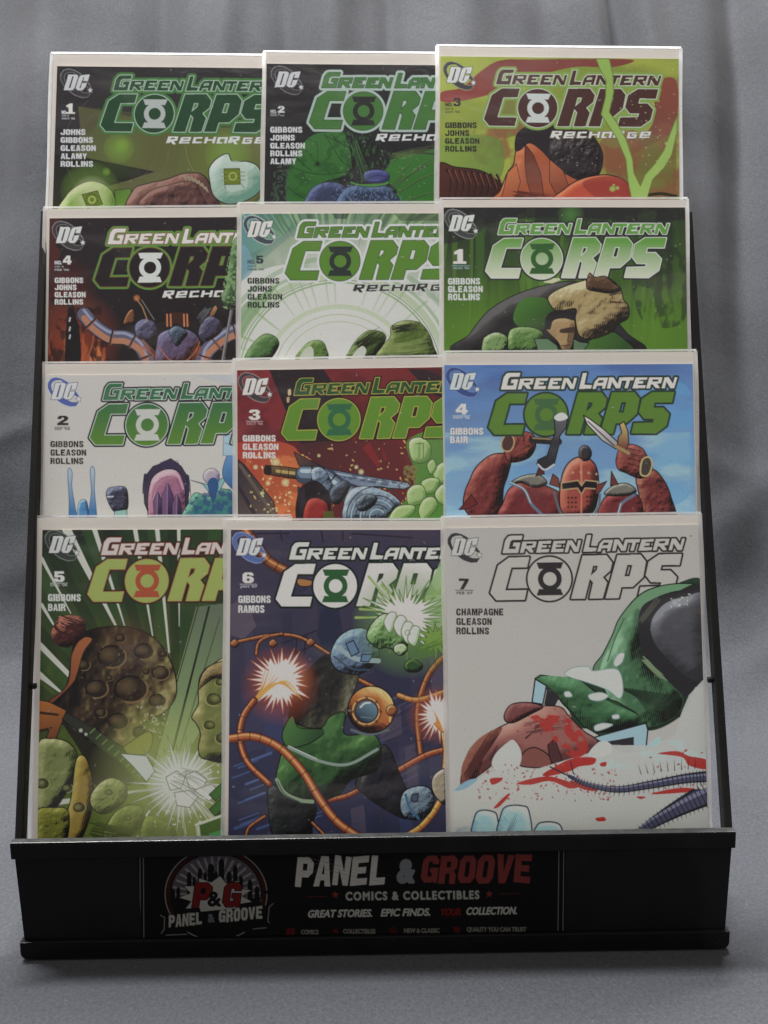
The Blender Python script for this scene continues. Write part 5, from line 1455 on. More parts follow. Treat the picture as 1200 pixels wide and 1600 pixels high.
    c.lump([(800, 850), (820, 780), (870, 735), (960, 720), (960, 800), (880, 800), (830, 830)], (120, 96, 62), (156, 130, 86), (70, 54, 40), 62, ink=4)
    for x, y, r in ((870, 900, 34), (850, 1020, 26), (910, 1080, 30), (900, 820, 22)): c.crater(x, y, r, (58, 58, 36), (146, 136, 84), (-.6, .7))
    for k in range(3):
        c.poly([(850, 1340 + k * 70), (960, 1240 + k * 60), (960, 1290 + k * 60), (880, 1370 + k * 70)], (62, 100, 50), ink=4)
    c.poly([(790, 1480), (960, 1420), (960, 1580), (800, 1580)], (72, 96, 48), ink=5, inkc=(160, 164, 130)); c.poly([(850, 1520), (960, 1490), (960, 1580), (860, 1580)], (66, 130, 74))
    c.line([(790, 1480), (960, 1420)], 12, (176, 172, 150)); c.line([(800, 1490), (810, 1580)], 12, (170, 168, 146))
    o = (229.7, 908.1)
    title(c, o, 1.0, (176, 158, 150), (134, 140, 76), (132, 70, 48), (52, 36, 32), .5, .9, (150, 66, 42), gco=(52, 34, 32))
    bullet(c, (97.5, 851.8), (172, 164, 158), (58, 58, 54), (44, 42, 40), (110, 112, 104))
    credits(c, 105, (444, 489), ('GIBBONS', 'BAIR'), 152, 33, (176, 168, 158))
    c.block('5', 132, 355, 50, 50, (180, 172, 164))
    c.line([(115, 360), (195, 360)], 3, (150, 144, 136)); c.text("DEC '06", 116, 374, 11, (150, 146, 138), 78, bold=.1)
    c.poly([(88, 1556), (280, 1556), (280, 1640), (88, 1640)], (176, 166, 158))


def art_cables(c):                                             # bottom row, middle
    c.frame(340, 790, 2.962)
    c.fill(((66, 55, 68), (500, 150), (48, 50, 72), (400, 1540)))
    c.mottle(None, (56, 50, 70), 130, .5, .3, 3, .7)
    for k in range(30):                                        # girders and blocks of a night city
        r_ = np.random.default_rng(k + 300); x = r_.uniform(60, 1050); y = r_.uniform(120, 1550); w = r_.uniform(30, 110); h = r_.uniform(60, 260)
        c.poly([(x, y), (x + w, y - w * .3), (x + w + 20, y + h), (x + 16, y + h + w * .3)], [(84, 70, 82), (50, 46, 64), (64, 58, 80), (58, 62, 92)][k % 4], al=.6)
    c.poly([(480, 480), (560, 470), (600, 700), (520, 720), (460, 600)], (44, 44, 62), al=.9)
    c.poly([(740, 480), (870, 520), (900, 900), (800, 960), (700, 700)], (48, 46, 66), al=.8)
    c.poly([(62, 460), (130, 420), (180, 560), (120, 620), (62, 600)], (92, 76, 84), al=.7)
    for a, b in (((180, 130), (330, 130)), ((290, 120), (300, 160)), ((480, 120), (490, 170)), ((580, 120), (580, 160)), ((620, 130), (900, 150))): c.line([a, b], 7, (46, 38, 50))
    for k in range(34):
        r_ = np.random.default_rng(k + 600); x = r_.uniform(60, 520); y = r_.uniform(1180, 1540); c.line([(x, y), (x + 90, y - 34)], r_.uniform(3, 14), [(84, 100, 142), (46, 48, 72), (70, 84, 124)][k % 3], al=.6)
    for k in range(24):
        r_ = np.random.default_rng(k + 700); x = r_.uniform(640, 1050); y = r_.uniform(900, 1300); c.line([(x, y), (x + 100, y - 50)], r_.uniform(3, 10), [(88, 76, 96), (46, 42, 62)][k % 2], al=.6)
    for p in ([(300, 640), (460, 580)], [(370, 610), (360, 690)], [(410, 600), (402, 690)], [(350, 690), (420, 660)]): c.line(p, 7, (44, 38, 48))
    # copper cables
    CD, CM, CH = (92, 48, 36), (136, 72, 44), (176, 118, 72)
    c.cable([(130, 115), (180, 180), (240, 260), (330, 310)], 46, CD, CM, CH, 5)
    c.poly([(370, 340), (440, 350), (430, 372), (380, 372)], (150, 96, 54), sm=True, ink=4)
    c.cable([(60, 640), (150, 620), (260, 600), (360, 605), (440, 640), (520, 690)], 16, CD, CM, CH, 6)
    c.cable([(180, 690), (190, 640), (230, 610), (300, 595)], 14, CD, CM, CH, 6)
    for x, y in ((258, 640), (432, 636), (80, 640)): c.lump([(x - 20, y), (x, y - 20), (x + 20, y), (x, y + 20)], CM, CH, CD, 3, ink=3)
    c.cable([(1060, 690), (1010, 740), (970, 800), (935, 900), (925, 1000), (940, 1150)], 26, CD, CM, CH, 6)
    c.cable([(840, 880), (900, 900), (960, 895), (1060, 860)], 24, (130, 74, 40), (170, 106, 56), (196, 148, 90), 6)
    c.cable([(640, 800), (700, 830), (740, 850)], 22, CD, CM, CH, 6)
    c.cable([(1060, 1130), (960, 1160), (800, 1250)], 26, (110, 50, 36), (150, 70, 46), CH, 6)
    c.cable([(670, 1310), (600, 1345), (520, 1365)], 22, (104, 44, 36), (146, 66, 44), CH, 6)
    # dark boulder and green drapery
    c.lump([(330, 1000), (360, 860), (440, 740), (530, 690), (650, 770), (625, 880), (590, 990), (500, 1040), (370, 1040)], (48, 44, 42), (84, 78, 62), (34, 31, 34), 5, ink=5, light=(.6, .3))
    c.lump([(640, 1280), (720, 1130), (790, 1120), (850, 1260), (890, 1360), (880, 1450), (780, 1410), (680, 1340)], (44, 40, 46), (66, 62, 60), (32, 30, 36), 7, ink=5)
    c.lump([(240, 1300), (300, 1310), (450, 1380), (440, 1480), (420, 1540), (270, 1540), (235, 1400)], (42, 40, 42), (58, 60, 56), (34, 32, 36), 8, ink=5)
    c.lump([(310, 1100), (340, 980), (380, 1020), (480, 1030), (520, 980), (590, 960), (590, 1060), (720, 1060), (760, 1140), (730, 1230), (620, 1270), (560, 1340), (450, 1370), (330, 1330), (270, 1280)], (48, 82, 48), (78, 118, 66), (34, 56, 38), 12, ink=5)
    c.poly([(300, 1060), (345, 975), (380, 1030), (500, 1040), (430, 1100), (330, 1120)], ((66, 108, 60), (320, 1000), (44, 74, 46), (450, 1080)), sm=True, ink=5)
    c.line([(330, 1120), (460, 1180), (600, 1200), (740, 1130)], 13, (120, 128, 116), sm=True); c.line([(330, 1114), (460, 1174)], 4, (176, 176, 166))
    c.line([(275, 1270), (310, 1330), (380, 1365), (440, 1372)], 17, (120, 132, 112), sm=True); c.line([(278, 1280), (312, 1338), (380, 1374)], 4, (50, 56, 50), sm=True)
    # copper diving helmet
    c.line([(620, 1040), (700, 1062), (790, 1040)], 12, (88, 92, 92), sm=True)
    c.lump(circ(712, 945, 108, 16), (160, 88, 46), (204, 146, 84), (104, 48, 32), 21, light=(.5, -.8), ink=6, bumpy=.15)
    c.line(circ(690, 955, 62, 30), 16, (120, 66, 38)); c.line(circ(688, 952, 62, 30), 6, (200, 146, 88))
    c.poly(circ(690, 955, 52, 30), ((40, 44, 54), (660, 1000), (96, 116, 128), (720, 910)), ink=4)
    c.line([(662, 935), (680, 918), (706, 914)], 8, (176, 186, 184), sm=True); c.line([(664, 980), (712, 985)], 5, (92, 104, 110), sm=True)
    for q in range(8): c.glow((690 + 64 * math.cos(q * .785), 955 + 64 * math.sin(q * .785)), 8, (70, 42, 32), .9, .3)
    c.line([(770, 870), (800, 930), (798, 1000)], 9, (206, 150, 84), sm=True); c.lump(circ(806, 950, 26, 8), (140, 78, 44), (196, 140, 84), (84, 46, 34), 22, ink=4, spots=False)
    c.strands((500, 1010), (540, 1080), 8, 8, (66, 104, 62), 18, 4)
    # white sparks with orange halo
    c.glow((290, 830), 190, (150, 66, 44), .95, 1.0); c.glow((330, 800), 120, (196, 110, 70), .6, 1)
    c.burst((290, 810), 84, 150, 34, (196, 182, 170), 6, ink=3, inkc=(160, 84, 56), sq=1.05)
    c.glow((1010, 970), 140, (150, 70, 44), .9, 1.0); c.burst((1020, 970), 60, 118, 26, (196, 184, 172), 9, ink=3, inkc=(160, 84, 56), sq=1.1)
    for k in range(13): c.line([(170, 905), (200 + k * 9, 850 - k * 3), (225 + k * 14, 745 + k * 13)], 9, [(196, 132, 56), (172, 96, 44), (206, 160, 86)][k % 3], w2=2, sm=True)
    for k in range(8): c.line([(1045, 1060), (1030 - k * 4, 1010), (1000 + k * 4, 950 + k * 12)], 8, [(196, 132, 56), (172, 96, 44)][k % 2], w2=2, sm=True)
    c.cable([(170, 905), (120, 980), (105, 1080), (140, 1190), (240, 1290)], 30, (96, 46, 36), (140, 70, 46), (190, 124, 76), 6)
    c.cable([(1045, 1060), (1055, 1140), (1050, 1230)], 22, (130, 74, 36), (180, 120, 56), (204, 160, 96), 6)
    c.cable([(60, 1080), (150, 1070), (230, 1090), (310, 1140), (400, 1240), (480, 1370), (560, 1470), (660, 1540)], 36, (118, 54, 38), (164, 86, 48), (196, 136, 84), 6)
    c.cable([(860, 1540), (940, 1490), (1000, 1420), (1040, 1350)], 26, (150, 80, 36), (186, 122, 52), (206, 170, 100), 6)
    c.cable([(130, 1540), (150, 1490), (220, 1440)], 14, CD, CM, CH, 5); c.cable([(440, 1470), (480, 1510), (510, 1540)], 14, CD, CM, CH, 5)
    # steel cuffs
    c.lump([(525, 680), (560, 610), (630, 570), (700, 580), (745, 660), (740, 720), (660, 780), (570, 770), (530, 730)], (84, 98, 116), (126, 142, 152), (50, 58, 76), 31, ink=6)
    c.line([(560, 660), (640, 710), (745, 720)], 22, (130, 140, 140), sm=True); c.line([(540, 700), (620, 756), (700, 762)], 8, (56, 66, 84), sm=True)
    for p in ([(595, 640), (630, 625), (655, 680), (620, 700)], [(670, 690), (720, 690), (700, 725), (662, 722)]): c.poly(p, (84, 104, 126), ink=5)
    c.lump([(845, 1400), (860, 1330), (920, 1300), (980, 1310), (1000, 1360), (985, 1420), (930, 1455), (870, 1445)], (92, 102, 112), (140, 150, 152), (56, 64, 80), 33, ink=6)
    c.line([(870, 1340), (890, 1400), (930, 1450)], 12, (60, 90, 116), sm=True); c.poly([(900, 1340), (930, 1335), (925, 1372), (898, 1370)], (66, 76, 92), ink=5)
    c.lump([(990, 1290), (1010, 1240), (1060, 1230), (1060, 1380), (1010, 1350)], (140, 122, 100), (172, 156, 132), (84, 66, 58), 35, ink=5)
    o = (524, 915.9)
    title(c, o, 1.0, (180, 170, 160), (184, 174, 164), (36, 54, 42), (30, 40, 36), .2, 1.2, (38, 84, 50))
    # green flash over the end of the title
    c.poly([(960, 420), (1040, 240), (1060, 260), (1060, 620), (940, 640)], ((120, 150, 96), (1040, 300), (150, 168, 124), (980, 560)), al=.85)
    c.glow((880, 540), 260, (92, 128, 66), .9, .8)
    c.burst((870, 520), 100, 225, 36, (186, 182, 166), 12, ink=4, inkc=(84, 116, 52), sq=.85)
    c.burst((1010, 620), 40, 110, 12, (104, 130, 60), 15, ink=3, inkc=(60, 84, 40))
    for a, b in (((700, 330), (800, 450)), ((760, 370), (830, 440)), ((660, 480), (780, 490)), ((640, 520), (760, 520)), ((1040, 380), (960, 450))): c.line([a, b], 12, (130, 146, 84), w2=2)
    c.lump([(690, 610), (720, 540), (780, 500), (850, 540), (880, 620), (860, 690), (790, 660), (740, 660)], (92, 124, 74), (150, 172, 126), (52, 84, 48), 41, ink=5)
    for k, p in enumerate(([(770, 540), (800, 495), (830, 510), (800, 590)], [(815, 560), (840, 510), (875, 530), (850, 610)], [(850, 590), (870, 540), (905, 555), (885, 640)], [(880, 620), (905, 560), (938, 575), (915, 650)])):
        c.lump(p, (178, 180, 160), (194, 192, 178), (140, 156, 120), 50 + k, ink=4, spots=False, inkc=(84, 104, 66))
    c.line(circ(880, 590, 12, 14), 4, (110, 130, 90))
    c.lump([(820, 650), (860, 640), (880, 670), (850, 695), (820, 680)], (150, 164, 126), (180, 184, 160), (90, 116, 72), 60, ink=4)
    c.lump([(865, 740), (900, 710), (950, 740), (930, 770), (880, 770)], (44, 74, 40), (84, 116, 60), (30, 44, 32), 61, ink=4)
    c.strands((900, 690), (1050, 640), 14, 7, (74, 108, 50), 26, 9)
    bullet(c, (390.3, 855.3), (178, 170, 168), (74, 88, 130), (52, 58, 92), (120, 130, 164))
    credits(c, 97, (452, 497), ('GIBBONS', 'RAMOS'), 150, 34, (180, 170, 164))
    c.block('6', 117, 360, 50, 52, (184, 176, 168))
    c.line([(104, 365), (182, 365)], 3, (150, 142, 144)); c.text("JAN '07", 105, 381, 11, (156, 148, 150), 80, bold=.1)


def art_snow(c):                                               # bottom row, right
    c.frame(680, 790, 2.667)
    c.fill(((158, 146, 138), (500, 120), (170, 160, 150), (400, 1300)))
    c.mottle(None, (164, 152, 142), 200, .5, .4, 3, .5)
    o = (859.1, 904.9)
    title(c, o, 1.0, (166, 154, 144), (164, 152, 142), (52, 44, 44), (52, 44, 44), .1, 1.2, (52, 45, 46))
    c.glow((1068, 127), 5, (90, 80, 76), .8, .5)
    # dark drum lying under green tarpaulin
    c.poly([(660, 690), (700, 620), (740, 540), (770, 470), (830, 390), (900, 345), (1000, 326), (1125, 332), (1125, 720), (1090, 750), (1050, 850), (980, 910), (890, 940), (780, 910), (600, 930), (560, 860), (520, 800), (600, 720)], (40, 62, 46), sm=True)
    c.poly([(660, 690), (700, 620), (740, 540), (770, 470), (840, 385), (910, 345), (1010, 326), (1125, 332), (1125, 350), (1000, 360), (900, 400), (860, 460), (850, 560), (870, 640), (960, 720), (1040, 800), (1010, 880), (890, 930), (780, 890), (720, 790)], ((92, 128, 98), (740, 560), (44, 72, 50), (880, 860)), sm=True, ink=5)
    c.lump([(690, 680), (760, 540), (850, 430), (860, 600), (940, 720), (1030, 800), (1000, 880), (880, 925), (780, 890), (720, 790)], (62, 100, 72), (108, 148, 116), (40, 62, 46), 44, light=(-.8, -.4), ink=0, bumpy=.5)
    for k in range(16): c.line([(770 + k * 14, 760 + k * 2), (840 + k * 12, 800 + k * 5), (900 + k * 7, 880)], 9, (34, 44, 36), w2=2, sm=True, al=.8)
    c.line([(790, 470), (750, 560), (720, 650)], 4, (50, 74, 54), sm=True)
    c.poly([(855, 440), (900, 395), (1000, 362), (1125, 350), (1125, 720), (1080, 760), (1050, 800), (960, 720), (880, 640), (850, 540)], (46, 42, 44), sm=True)
    c.lump([(905, 480), (960, 410), (1050, 380), (1125, 390), (1125, 700), (1060, 720), (970, 640), (910, 560)], (74, 70, 74), (106, 102, 104), (52, 48, 50), 11, ink=0, light=(-.3, -.7), spots=False)
    c.strands((870, 640), (960, 730), 10, 7, (104, 120, 92), 8, 5); c.strands((860, 480), (930, 390), 10, 6, (74, 70, 62), 10, 6)
    c.specks((980, 370, 1070, 420), 14, (170, 164, 158), (3, 8), 5); c.glow((1000, 405), 16, (160, 154, 150), .8, .6)
    # green folded canvas towards the left
    c.poly([(418, 722), (440, 708), (520, 718), (590, 720), (660, 770), (700, 800), (760, 820), (830, 860), (880, 905), (800, 935), (690, 960), (620, 920), (560, 850), (500, 790), (440, 745)], ((60, 106, 70), (480, 730), (38, 70, 48), (760, 920)), sm=False, ink=6)
    c.lump([(440, 716), (590, 726), (700, 806), (830, 866), (870, 905), (690, 950), (620, 910), (560, 845), (500, 785)], (52, 92, 62), (80, 128, 90), (38, 64, 46), 45, light=(-.5, -.8), ink=0, bumpy=.45)
    c.poly([(418, 724), (465, 752), (450, 830), (405, 822)], (140, 160, 166), ink=6); c.poly([(470, 752), (520, 800), (500, 838), (455, 832)], (52, 46, 48))
    c.poly([(690, 960), (800, 930), (880, 908), (888, 935), (880, 1020), (790, 1030), (720, 1000), (660, 970)], (140, 160, 166), ink=6)
    c.poly([(720, 985), (830, 965), (830, 1020), (780, 1030)], (52, 46, 48))
    # snow patches
    for p in ([(540, 700), (580, 676), (640, 672), (660, 690), (760, 684), (785, 760), (770, 805), (720, 770), (640, 740), (560, 715)], [(540, 780), (560, 776), (572, 796), (545, 798)], [(642, 790), (690, 780), (724, 795), (690, 815), (650, 810)],
              [(745, 655), (765, 620), (790, 618), (780, 655), (755, 672)], [(740, 876), (765, 872), (768, 888), (744, 890)], [(666, 920), (700, 908), (742, 915), (700, 935), (670, 940)]):
        c.poly(p, (178, 170, 160), sm=True, ink=3, inkc=(110, 130, 128))
    # weathered red stone half buried in snow
    c.lump([(110, 1170), (130, 1050), (180, 980), (260, 930), (320, 900), (360, 870), (420, 840), (520, 840), (560, 880), (620, 940), (680, 985), (640, 1040), (560, 1070), (480, 1090), (400, 1080), (300, 1010), (240, 1080), (190, 1120)], (140, 84, 76), (172, 120, 104), (92, 50, 48), 21, ink=5, spots=False)
    c.lump([(115, 1165), (112, 1090), (150, 1010), (200, 960), (280, 925), (240, 1000), (200, 1060), (190, 1110), (150, 1150)], (116, 62, 52), (144, 88, 70), (84, 44, 42), 25, ink=0)
    c.strands((130, 1130), (250, 950), 26, 5, (84, 44, 42), 16, 7)
    c.lump([(290, 870), (320, 830), (390, 822), (450, 840), (400, 870), (330, 905), (295, 900)], (116, 62, 60), (150, 92, 84), (84, 40, 42), 28, ink=5)
    c.poly([(355, 1085), (370, 1030), (420, 1010), (480, 1050), (470, 1090)], (124, 70, 62), sm=True, ink=5)
    c.poly([(470, 1000), (500, 972), (530, 1060), (500, 1085), (480, 1060)], (84, 46, 46), ink=4)
    c.line([(230, 1060), (260, 1000)], 8, (70, 42, 42), w2=3); c.line([(380, 970), (420, 935)], 8, (70, 42, 42), w2=3); c.strands((380, 930), (560, 900), 10, 5, (98, 52, 50), 26, 12)
    c.poly([(240, 1090), (250, 1040), (300, 990), (330, 980), (360, 1030), (350, 1090), (300, 1120)], (174, 166, 156), sm=True)
    c.poly([(80, 1185), (150, 1160), (210, 1120), (330, 1090), (420, 1100), (620, 1040), (740, 1000), (900, 1000), (1000, 960), (1030, 860), (1060, 790), (1125, 720), (1140, 1000), (1140, 1340), (80, 1340)], ((172, 164, 154), (400, 1120), (168, 160, 152), (800, 1300)), sm=False, al=.93)
    c.poly([(640, 1040), (680, 990), (720, 985), (740, 1020), (700, 1050)], (176, 168, 158), sm=True)
    c.mottle([(560, 1020), (1130, 980), (1130, 1090), (600, 1090)], (160, 172, 168), 60, .56, .12, 31, .6); c.poly([(80, 1190), (130, 1150), (180, 1140), (130, 1180)], (120, 146, 156), sm=True)
    c.poly([(890, 1000), (930, 965), (940, 990), (900, 1010)], (150, 168, 172), sm=True)
    # spilled red paint
    rd = (160, 44, 38)
    c.mottle([(400, 880), (560, 890), (640, 1010), (560, 1060), (480, 960)], rd, 26, .50, .05, 41, .9)
    for p in ([(500, 1090), (560, 1060), (620, 1050), (670, 1055), (660, 1080), (600, 1090), (560, 1110), (470, 1130), (450, 1120)], [(230, 1140), (280, 1135), (275, 1150), (240, 1165)], [(340, 1160), (400, 1140), (470, 1130), (520, 1140), (600, 1170), (560, 1180), (480, 1150), (400, 1165)],
              [(930, 1035), (1010, 1025), (1060, 1045), (1130, 1060), (1135, 1100), (1060, 1085), (1030, 1050)], [(690, 1075), (715, 1070), (712, 1088), (692, 1088)], [(245, 1260), (300, 1205), (312, 1208), (270, 1255)], [(670, 1305), (705, 1300), (712, 1315), (680, 1318)], [(560, 1150), (620, 1160), (680, 1190), (620, 1185)], [(840, 1215), (880, 1215), (860, 1225)], [(1000, 1180), (1080, 1180), (1060, 1195), (900, 1205)]):
        c.poly(p, rd, sm=True)
    c.specks((180, 1080, 760, 1230), 190, (150, 42, 38), (1.5, 8), 15); c.specks((900, 1020, 1130, 1200), 40, (150, 42, 38), (2, 8), 16); c.specks((330, 850, 600, 1000), 40, (140, 40, 38), (2, 7), 17)
    # ribbed dark hose across the snow
    for p, w in (([(560, 1130), (640, 1165), (760, 1185), (900, 1165), (1040, 1140), (1140, 1130)], 40), ([(800, 1400), (900, 1330), (1020, 1260), (1140, 1200)], 90)):
        q = smooth_open(p, 14); n = len(q)
        c.line(q, 14, (40, 36, 44), w2=w + 6); c.line(q, 8, (72, 68, 88), w2=w * .8); c.line(q + np.array([0, -w * .2]), 3, (112, 108, 126), w2=w * .22)
        for i in range(3, n - 1, 2):
            d = q[i] - q[i - 1]; nn = np.array([-d[1], d[0]]) / np.hypot(*d); ww = (14 + (w - 8) * i / n) * .5
            c.line([q[i] - nn * ww, q[i] + nn * ww], 4, (44, 40, 48)); c.line([q[i] + nn * ww, q[i] + nn * (ww + 16) - d * .4], 4, (48, 44, 50), w2=1); c.line([q[i] - nn * ww, q[i] - nn * (ww + 9)], 3, (48, 44, 50), w2=1)
    for k in range(9): c.line([(860 + k * 28, 1120 - k * 3), (848 + k * 30, 1080 - k * 4)], 4, (52, 44, 46), w2=1)
    c.line([(480, 1090), (540, 1120), (580, 1135)], 6, (52, 48, 60), sm=True); c.line([(566, 1070), (578, 1120)], 5, (52, 48, 60))
    # blocks of blue ice
    for p in ([(155, 1400), (165, 1300), (190, 1272), (240, 1276), (260, 1300), (262, 1400)], [(262, 1400), (275, 1290), (300, 1255), (360, 1252), (392, 1275), (395, 1400)], [(412, 1400), (425, 1335), (460, 1320), (510, 1325), (530, 1350), (535, 1400)]):
        c.lump(p, (140, 166, 176), (172, 186, 188), (92, 128, 146), int(p[0][0]), ink=6, spots=False, inkc=(48, 62, 76), light=(.4, -.7))
        q = np.array(p, float); q = q.mean(0) + (q - q.mean(0)) * .8; c.line(q[1:5], 4, (176, 190, 192))
    c.strands((300, 1380), (340, 1290), 5, 4, (66, 92, 108), 10, 4); c.strands((90, 1360), (150, 1340), 5, 3, (110, 130, 136), 10, 6)
    bullet(c, BUL_O, (172, 162, 154), (60, 54, 56), (50, 44, 46), (165, 154, 146))
    credits(c, 89, (459, 499, 538), ('CHAMPAGNE', 'GLEASON', 'ROLLINS'), 137, 29, (54, 46, 46))
    c.block('7', 99, 350, 45, 43, (50, 43, 44))
    c.line([(85, 354), (160, 354)], 3, (66, 58, 58)); c.text("FEB '07", 90, 371, 11, (66, 58, 58), 68, bold=.1)


# ------------------------------------------------------------------ the bagged comics
# bag corners (left, right), cover corner, columns stand a little in front of one another
COMICS = [
    (0, 0, (79.1, 82.2), (463, 86.2), (89.3, 103.2), art_dark_beam, 'bagged comic with a near-black cover and green title, behind the others at the top left'),
    (0, 1, (411.2, 80.0), (794, 83.5), (416.5, 99.5), art_green_web, 'bagged comic with a black and deep green tangled cover, middle of the top tier'),
    (0, 2, (682.2, 70.5), (1064.8, 74.7), (688.2, 88.0), art_bolt, 'bagged comic with a lime and orange cover crossed by a green lightning bolt'),
    (1, 0, (67.6, 324.2), (454.6, 321.3), (77.5, 341.2), art_fire_metal, 'bagged comic with a black cover, white and green-edged title and flames at its left'),
    (1, 1, (371.3, 317.0), (758.3, 315.9), (377.6, 334.0), art_green_rings, 'bagged comic with pale rings and small green bushes on its washed-out cover'),
    (1, 2, (687.2, 310.0), (1075.0, 310.0), (693.3, 324.0), art_green_crags, 'bagged comic with a large white number 1 and a tan boulder on streaky green'),
    (2, 0, (65.1, 567.0), (458, 564.4), (72.0, 586.3), art_white_blue, 'bagged comic with a white cover, green title and blue and purple shapes at its foot'),
    (2, 1, (363.5, 561.4), (756.5, 555.5), (370.4, 578.5), art_red_piston, 'bagged comic with a red cover showing a steel piston and green boulders'),
    (2, 2, (692.5, 549.7), (1088.6, 547.9), (694.3, 570.5), art_blue_sky, 'bagged comic with a blue sky cover, red armour, an axe and a dagger'),
    (3, 0, (53.5, 807.5), (455, 806.0), (66.3, 828.1), art_rays_green, 'bagged comic with a dark green cover crossed by white rays, in the front tier'),
    (3, 1, (350.8, 812.0), (751, 812.0), (360.9, 827.8), art_cables, 'bagged comic with orange cables and white sparks on a purple cover, in the front tier'),
    (3, 2, (689.4, 808.0), (1096.2, 802.0), (695.7, 825.6), art_snow, 'bagged comic with a white snowy cover, black-outlined title and red splashes'),
]
ROW_D = (0.734, 0.722, 0.709, 0.696)
ROW_Y = (82, 318, 560, 808)
ROW_W = ((198, 184, 172), (190, 177, 166), (182, 169, 159), (172, 159, 151))
ledge = []
prep = []
for row, colm, tl, tr, ct, fn, label in COMICS:
    P0 = at_depth(600, ROW_Y[row], ROW_D[row]) + NRM * (colm * 0.0024)
    a = on_plane(*tl, P0, NRM); b = on_plane(*tr, P0, NRM)
    R = (b - a).normalized(); U = NRM.cross(R).normalized()
    w = (b - a).length
    q = on_plane(*ct, P0, NRM)
    px = [(ct[0], ct[1]), (ct[0] + 300, ct[1]), (ct[0] + 300, ct[1] + 420), (ct[0], ct[1] + 420)]
    mm = []
    for p in px:
        d = on_plane(p[0], p[1], P0, NRM) - q
        mm.append((d.dot(R) * 1000, -d.dot(U) * 1000))
    H = homog(px, mm)
    if (row, colm) == (3, 2): LOGO_H['white'] = H
    if (row, colm) == (0, 2): LOGO_H['tag'] = H
    prep.append((row, colm, a, R, U, w, q, H, fn, label))

BAG_H, COV_H = 0.268, 0.2575
for row, colm, a, R, U, w, q, H, fn, label in prep:
    base = a + R * (w / 2) - U * BAG_H
    Mx = Matrix(((R.x, -NRM.x, U.x, base.x), (R.y, -NRM.y, U.y, base.y), (R.z, -NRM.z, U.z, base.z), (0, 0, 0, 1)))
    t = empty('comic_book', Mx)
    tag(t, label, 'comic book', 'bagged comic books standing on the rack')
    off = (q - a).dot(R)
    x0 = -w / 2 + off; zt = BAG_H + (q - a).dot(U)
    cw = min(0.1705, w - off - 0.0022)
    vis = 0.222 if row == 3 else 0.116
    cv = Canvas(cw * 1000, vis * 1000, H, ROW_W[row])
    fn(cv)
    ink = cv.finish()
    nh, nw = ink.shape[:2]
    X = np.linspace(x0, x0 + cw, nw + 1); Z = np.linspace(zt, zt - vis, nh + 1)
    # cell colours carried to the grid corners
    pad = np.pad(ink, ((0, 1), (0, 1), (0, 0)), 'edge')
    V = np.empty((nh + 1, nw + 1, 3), np.float32)
    V[..., 0] = X[None, :]; V[..., 2] = Z[:, None]
    rngc = np.random.default_rng(row * 3 + colm)
    V[..., 1] = (0.00012 * np.sin(X * 40 + rngc.uniform(0, 6)) )[None, :]
    idx = np.arange((nh + 1) * (nw + 1)).reshape(nh + 1, nw + 1)
    F = np.stack([idx[:-1, :-1], idx[1:, :-1], idx[1:, 1:], idx[:-1, 1:]], -1).reshape(-1, 4)
    zb = max(zt - COV_H, 0.002)
    V = np.vstack([V.reshape(-1, 3), [(X[0], 0, zb), (X[-1], 0, zb)]])
    n0 = len(V) - 2
    F = np.vstack([F, [(idx[-1, 0], n0, n0 + 1, idx[-1, -1])]])
    colr = np.vstack([pad.reshape(-1, 3), np.repeat(ink[-1:].mean(1), 2, 0)])
    cov = grid_mesh('cover', V, F, M_PRINT)
    at = cov.data.attributes.new('ink', 'FLOAT_COLOR', 'POINT')
    at.data.foreach_set('color', np.c_[colr, np.ones(len(colr))].astype(np.float32).ravel())
    cov.parent = t
    m = MB(); m.box(x0 + .0003, x0 + cw - .0003, .0002, .0009, zb + .0005, zt - .0004); m.build('pages', M_PAGES, t)
    bw = w - 0.0036
    m = MB(); m.box(-bw / 2, bw / 2, .0010, .0017, .001, BAG_H - .0006); m.build('backing_board', M_BOARD, t)
    # sleeve: front and back films, welded side edges, open top lip
    m = MB()
    n = 14
    zz = np.linspace(0, BAG_H, n)
    for side in (-.00045, .0020):
        b0 = len(m.v)
        for i, z in enumerate(zz): m.v += [(-w / 2 + .0004, side, z), (0, side + (-.00015 if side < 0 else 0), z), (w / 2 - .0004, side, z)]
        for i in range(n - 1):
            for j in range(2):
                k = b0 + i * 3 + j
                m.f.append((k, k + 1, k + 4, k + 3) if side < 0 else (k, k + 3, k + 4, k + 1))
    sl = m.build('sleeve', M_SLEEVE, t, smooth=True)
    for sx in (-1, 1):
        m = MB(); xa, xb = sorted((sx * (w / 2 - .0019), sx * (w / 2 + .0007)))
        for i, z in enumerate(np.linspace(0, BAG_H, 40)):
            wv = .00025 * math.sin(z * 60 + colm * 2 + row) * (1 if sx > 0 else -1)
            m.v += [(xa, .0002, z), (xb + (wv if sx > 0 else 0), .0009 + .0003 * math.sin(z * 45), z)] if sx > 0 else [(xa + wv, .0009 + .0003 * math.sin(z * 45), z), (xb, .0002, z)]
        m.f += [(2 * i, 2 * i + 1, 2 * i + 3, 2 * i + 2) for i in range(39)]
        m.build('side_seam', M_SEAM, sl, smooth=True)
    m = MB(); m.v += [(-w / 2, .0008, BAG_H - .0002), (w / 2, .0008, BAG_H - .0002), (w / 2, .0006, BAG_H + .0013), (-w / 2, .0006, BAG_H + .0010)]
    m.f.append((0, 1, 2, 3)); m.build('top_edge', M_SEAM, sl)
    ledge.append((row, base, base + U * 0.001, w))

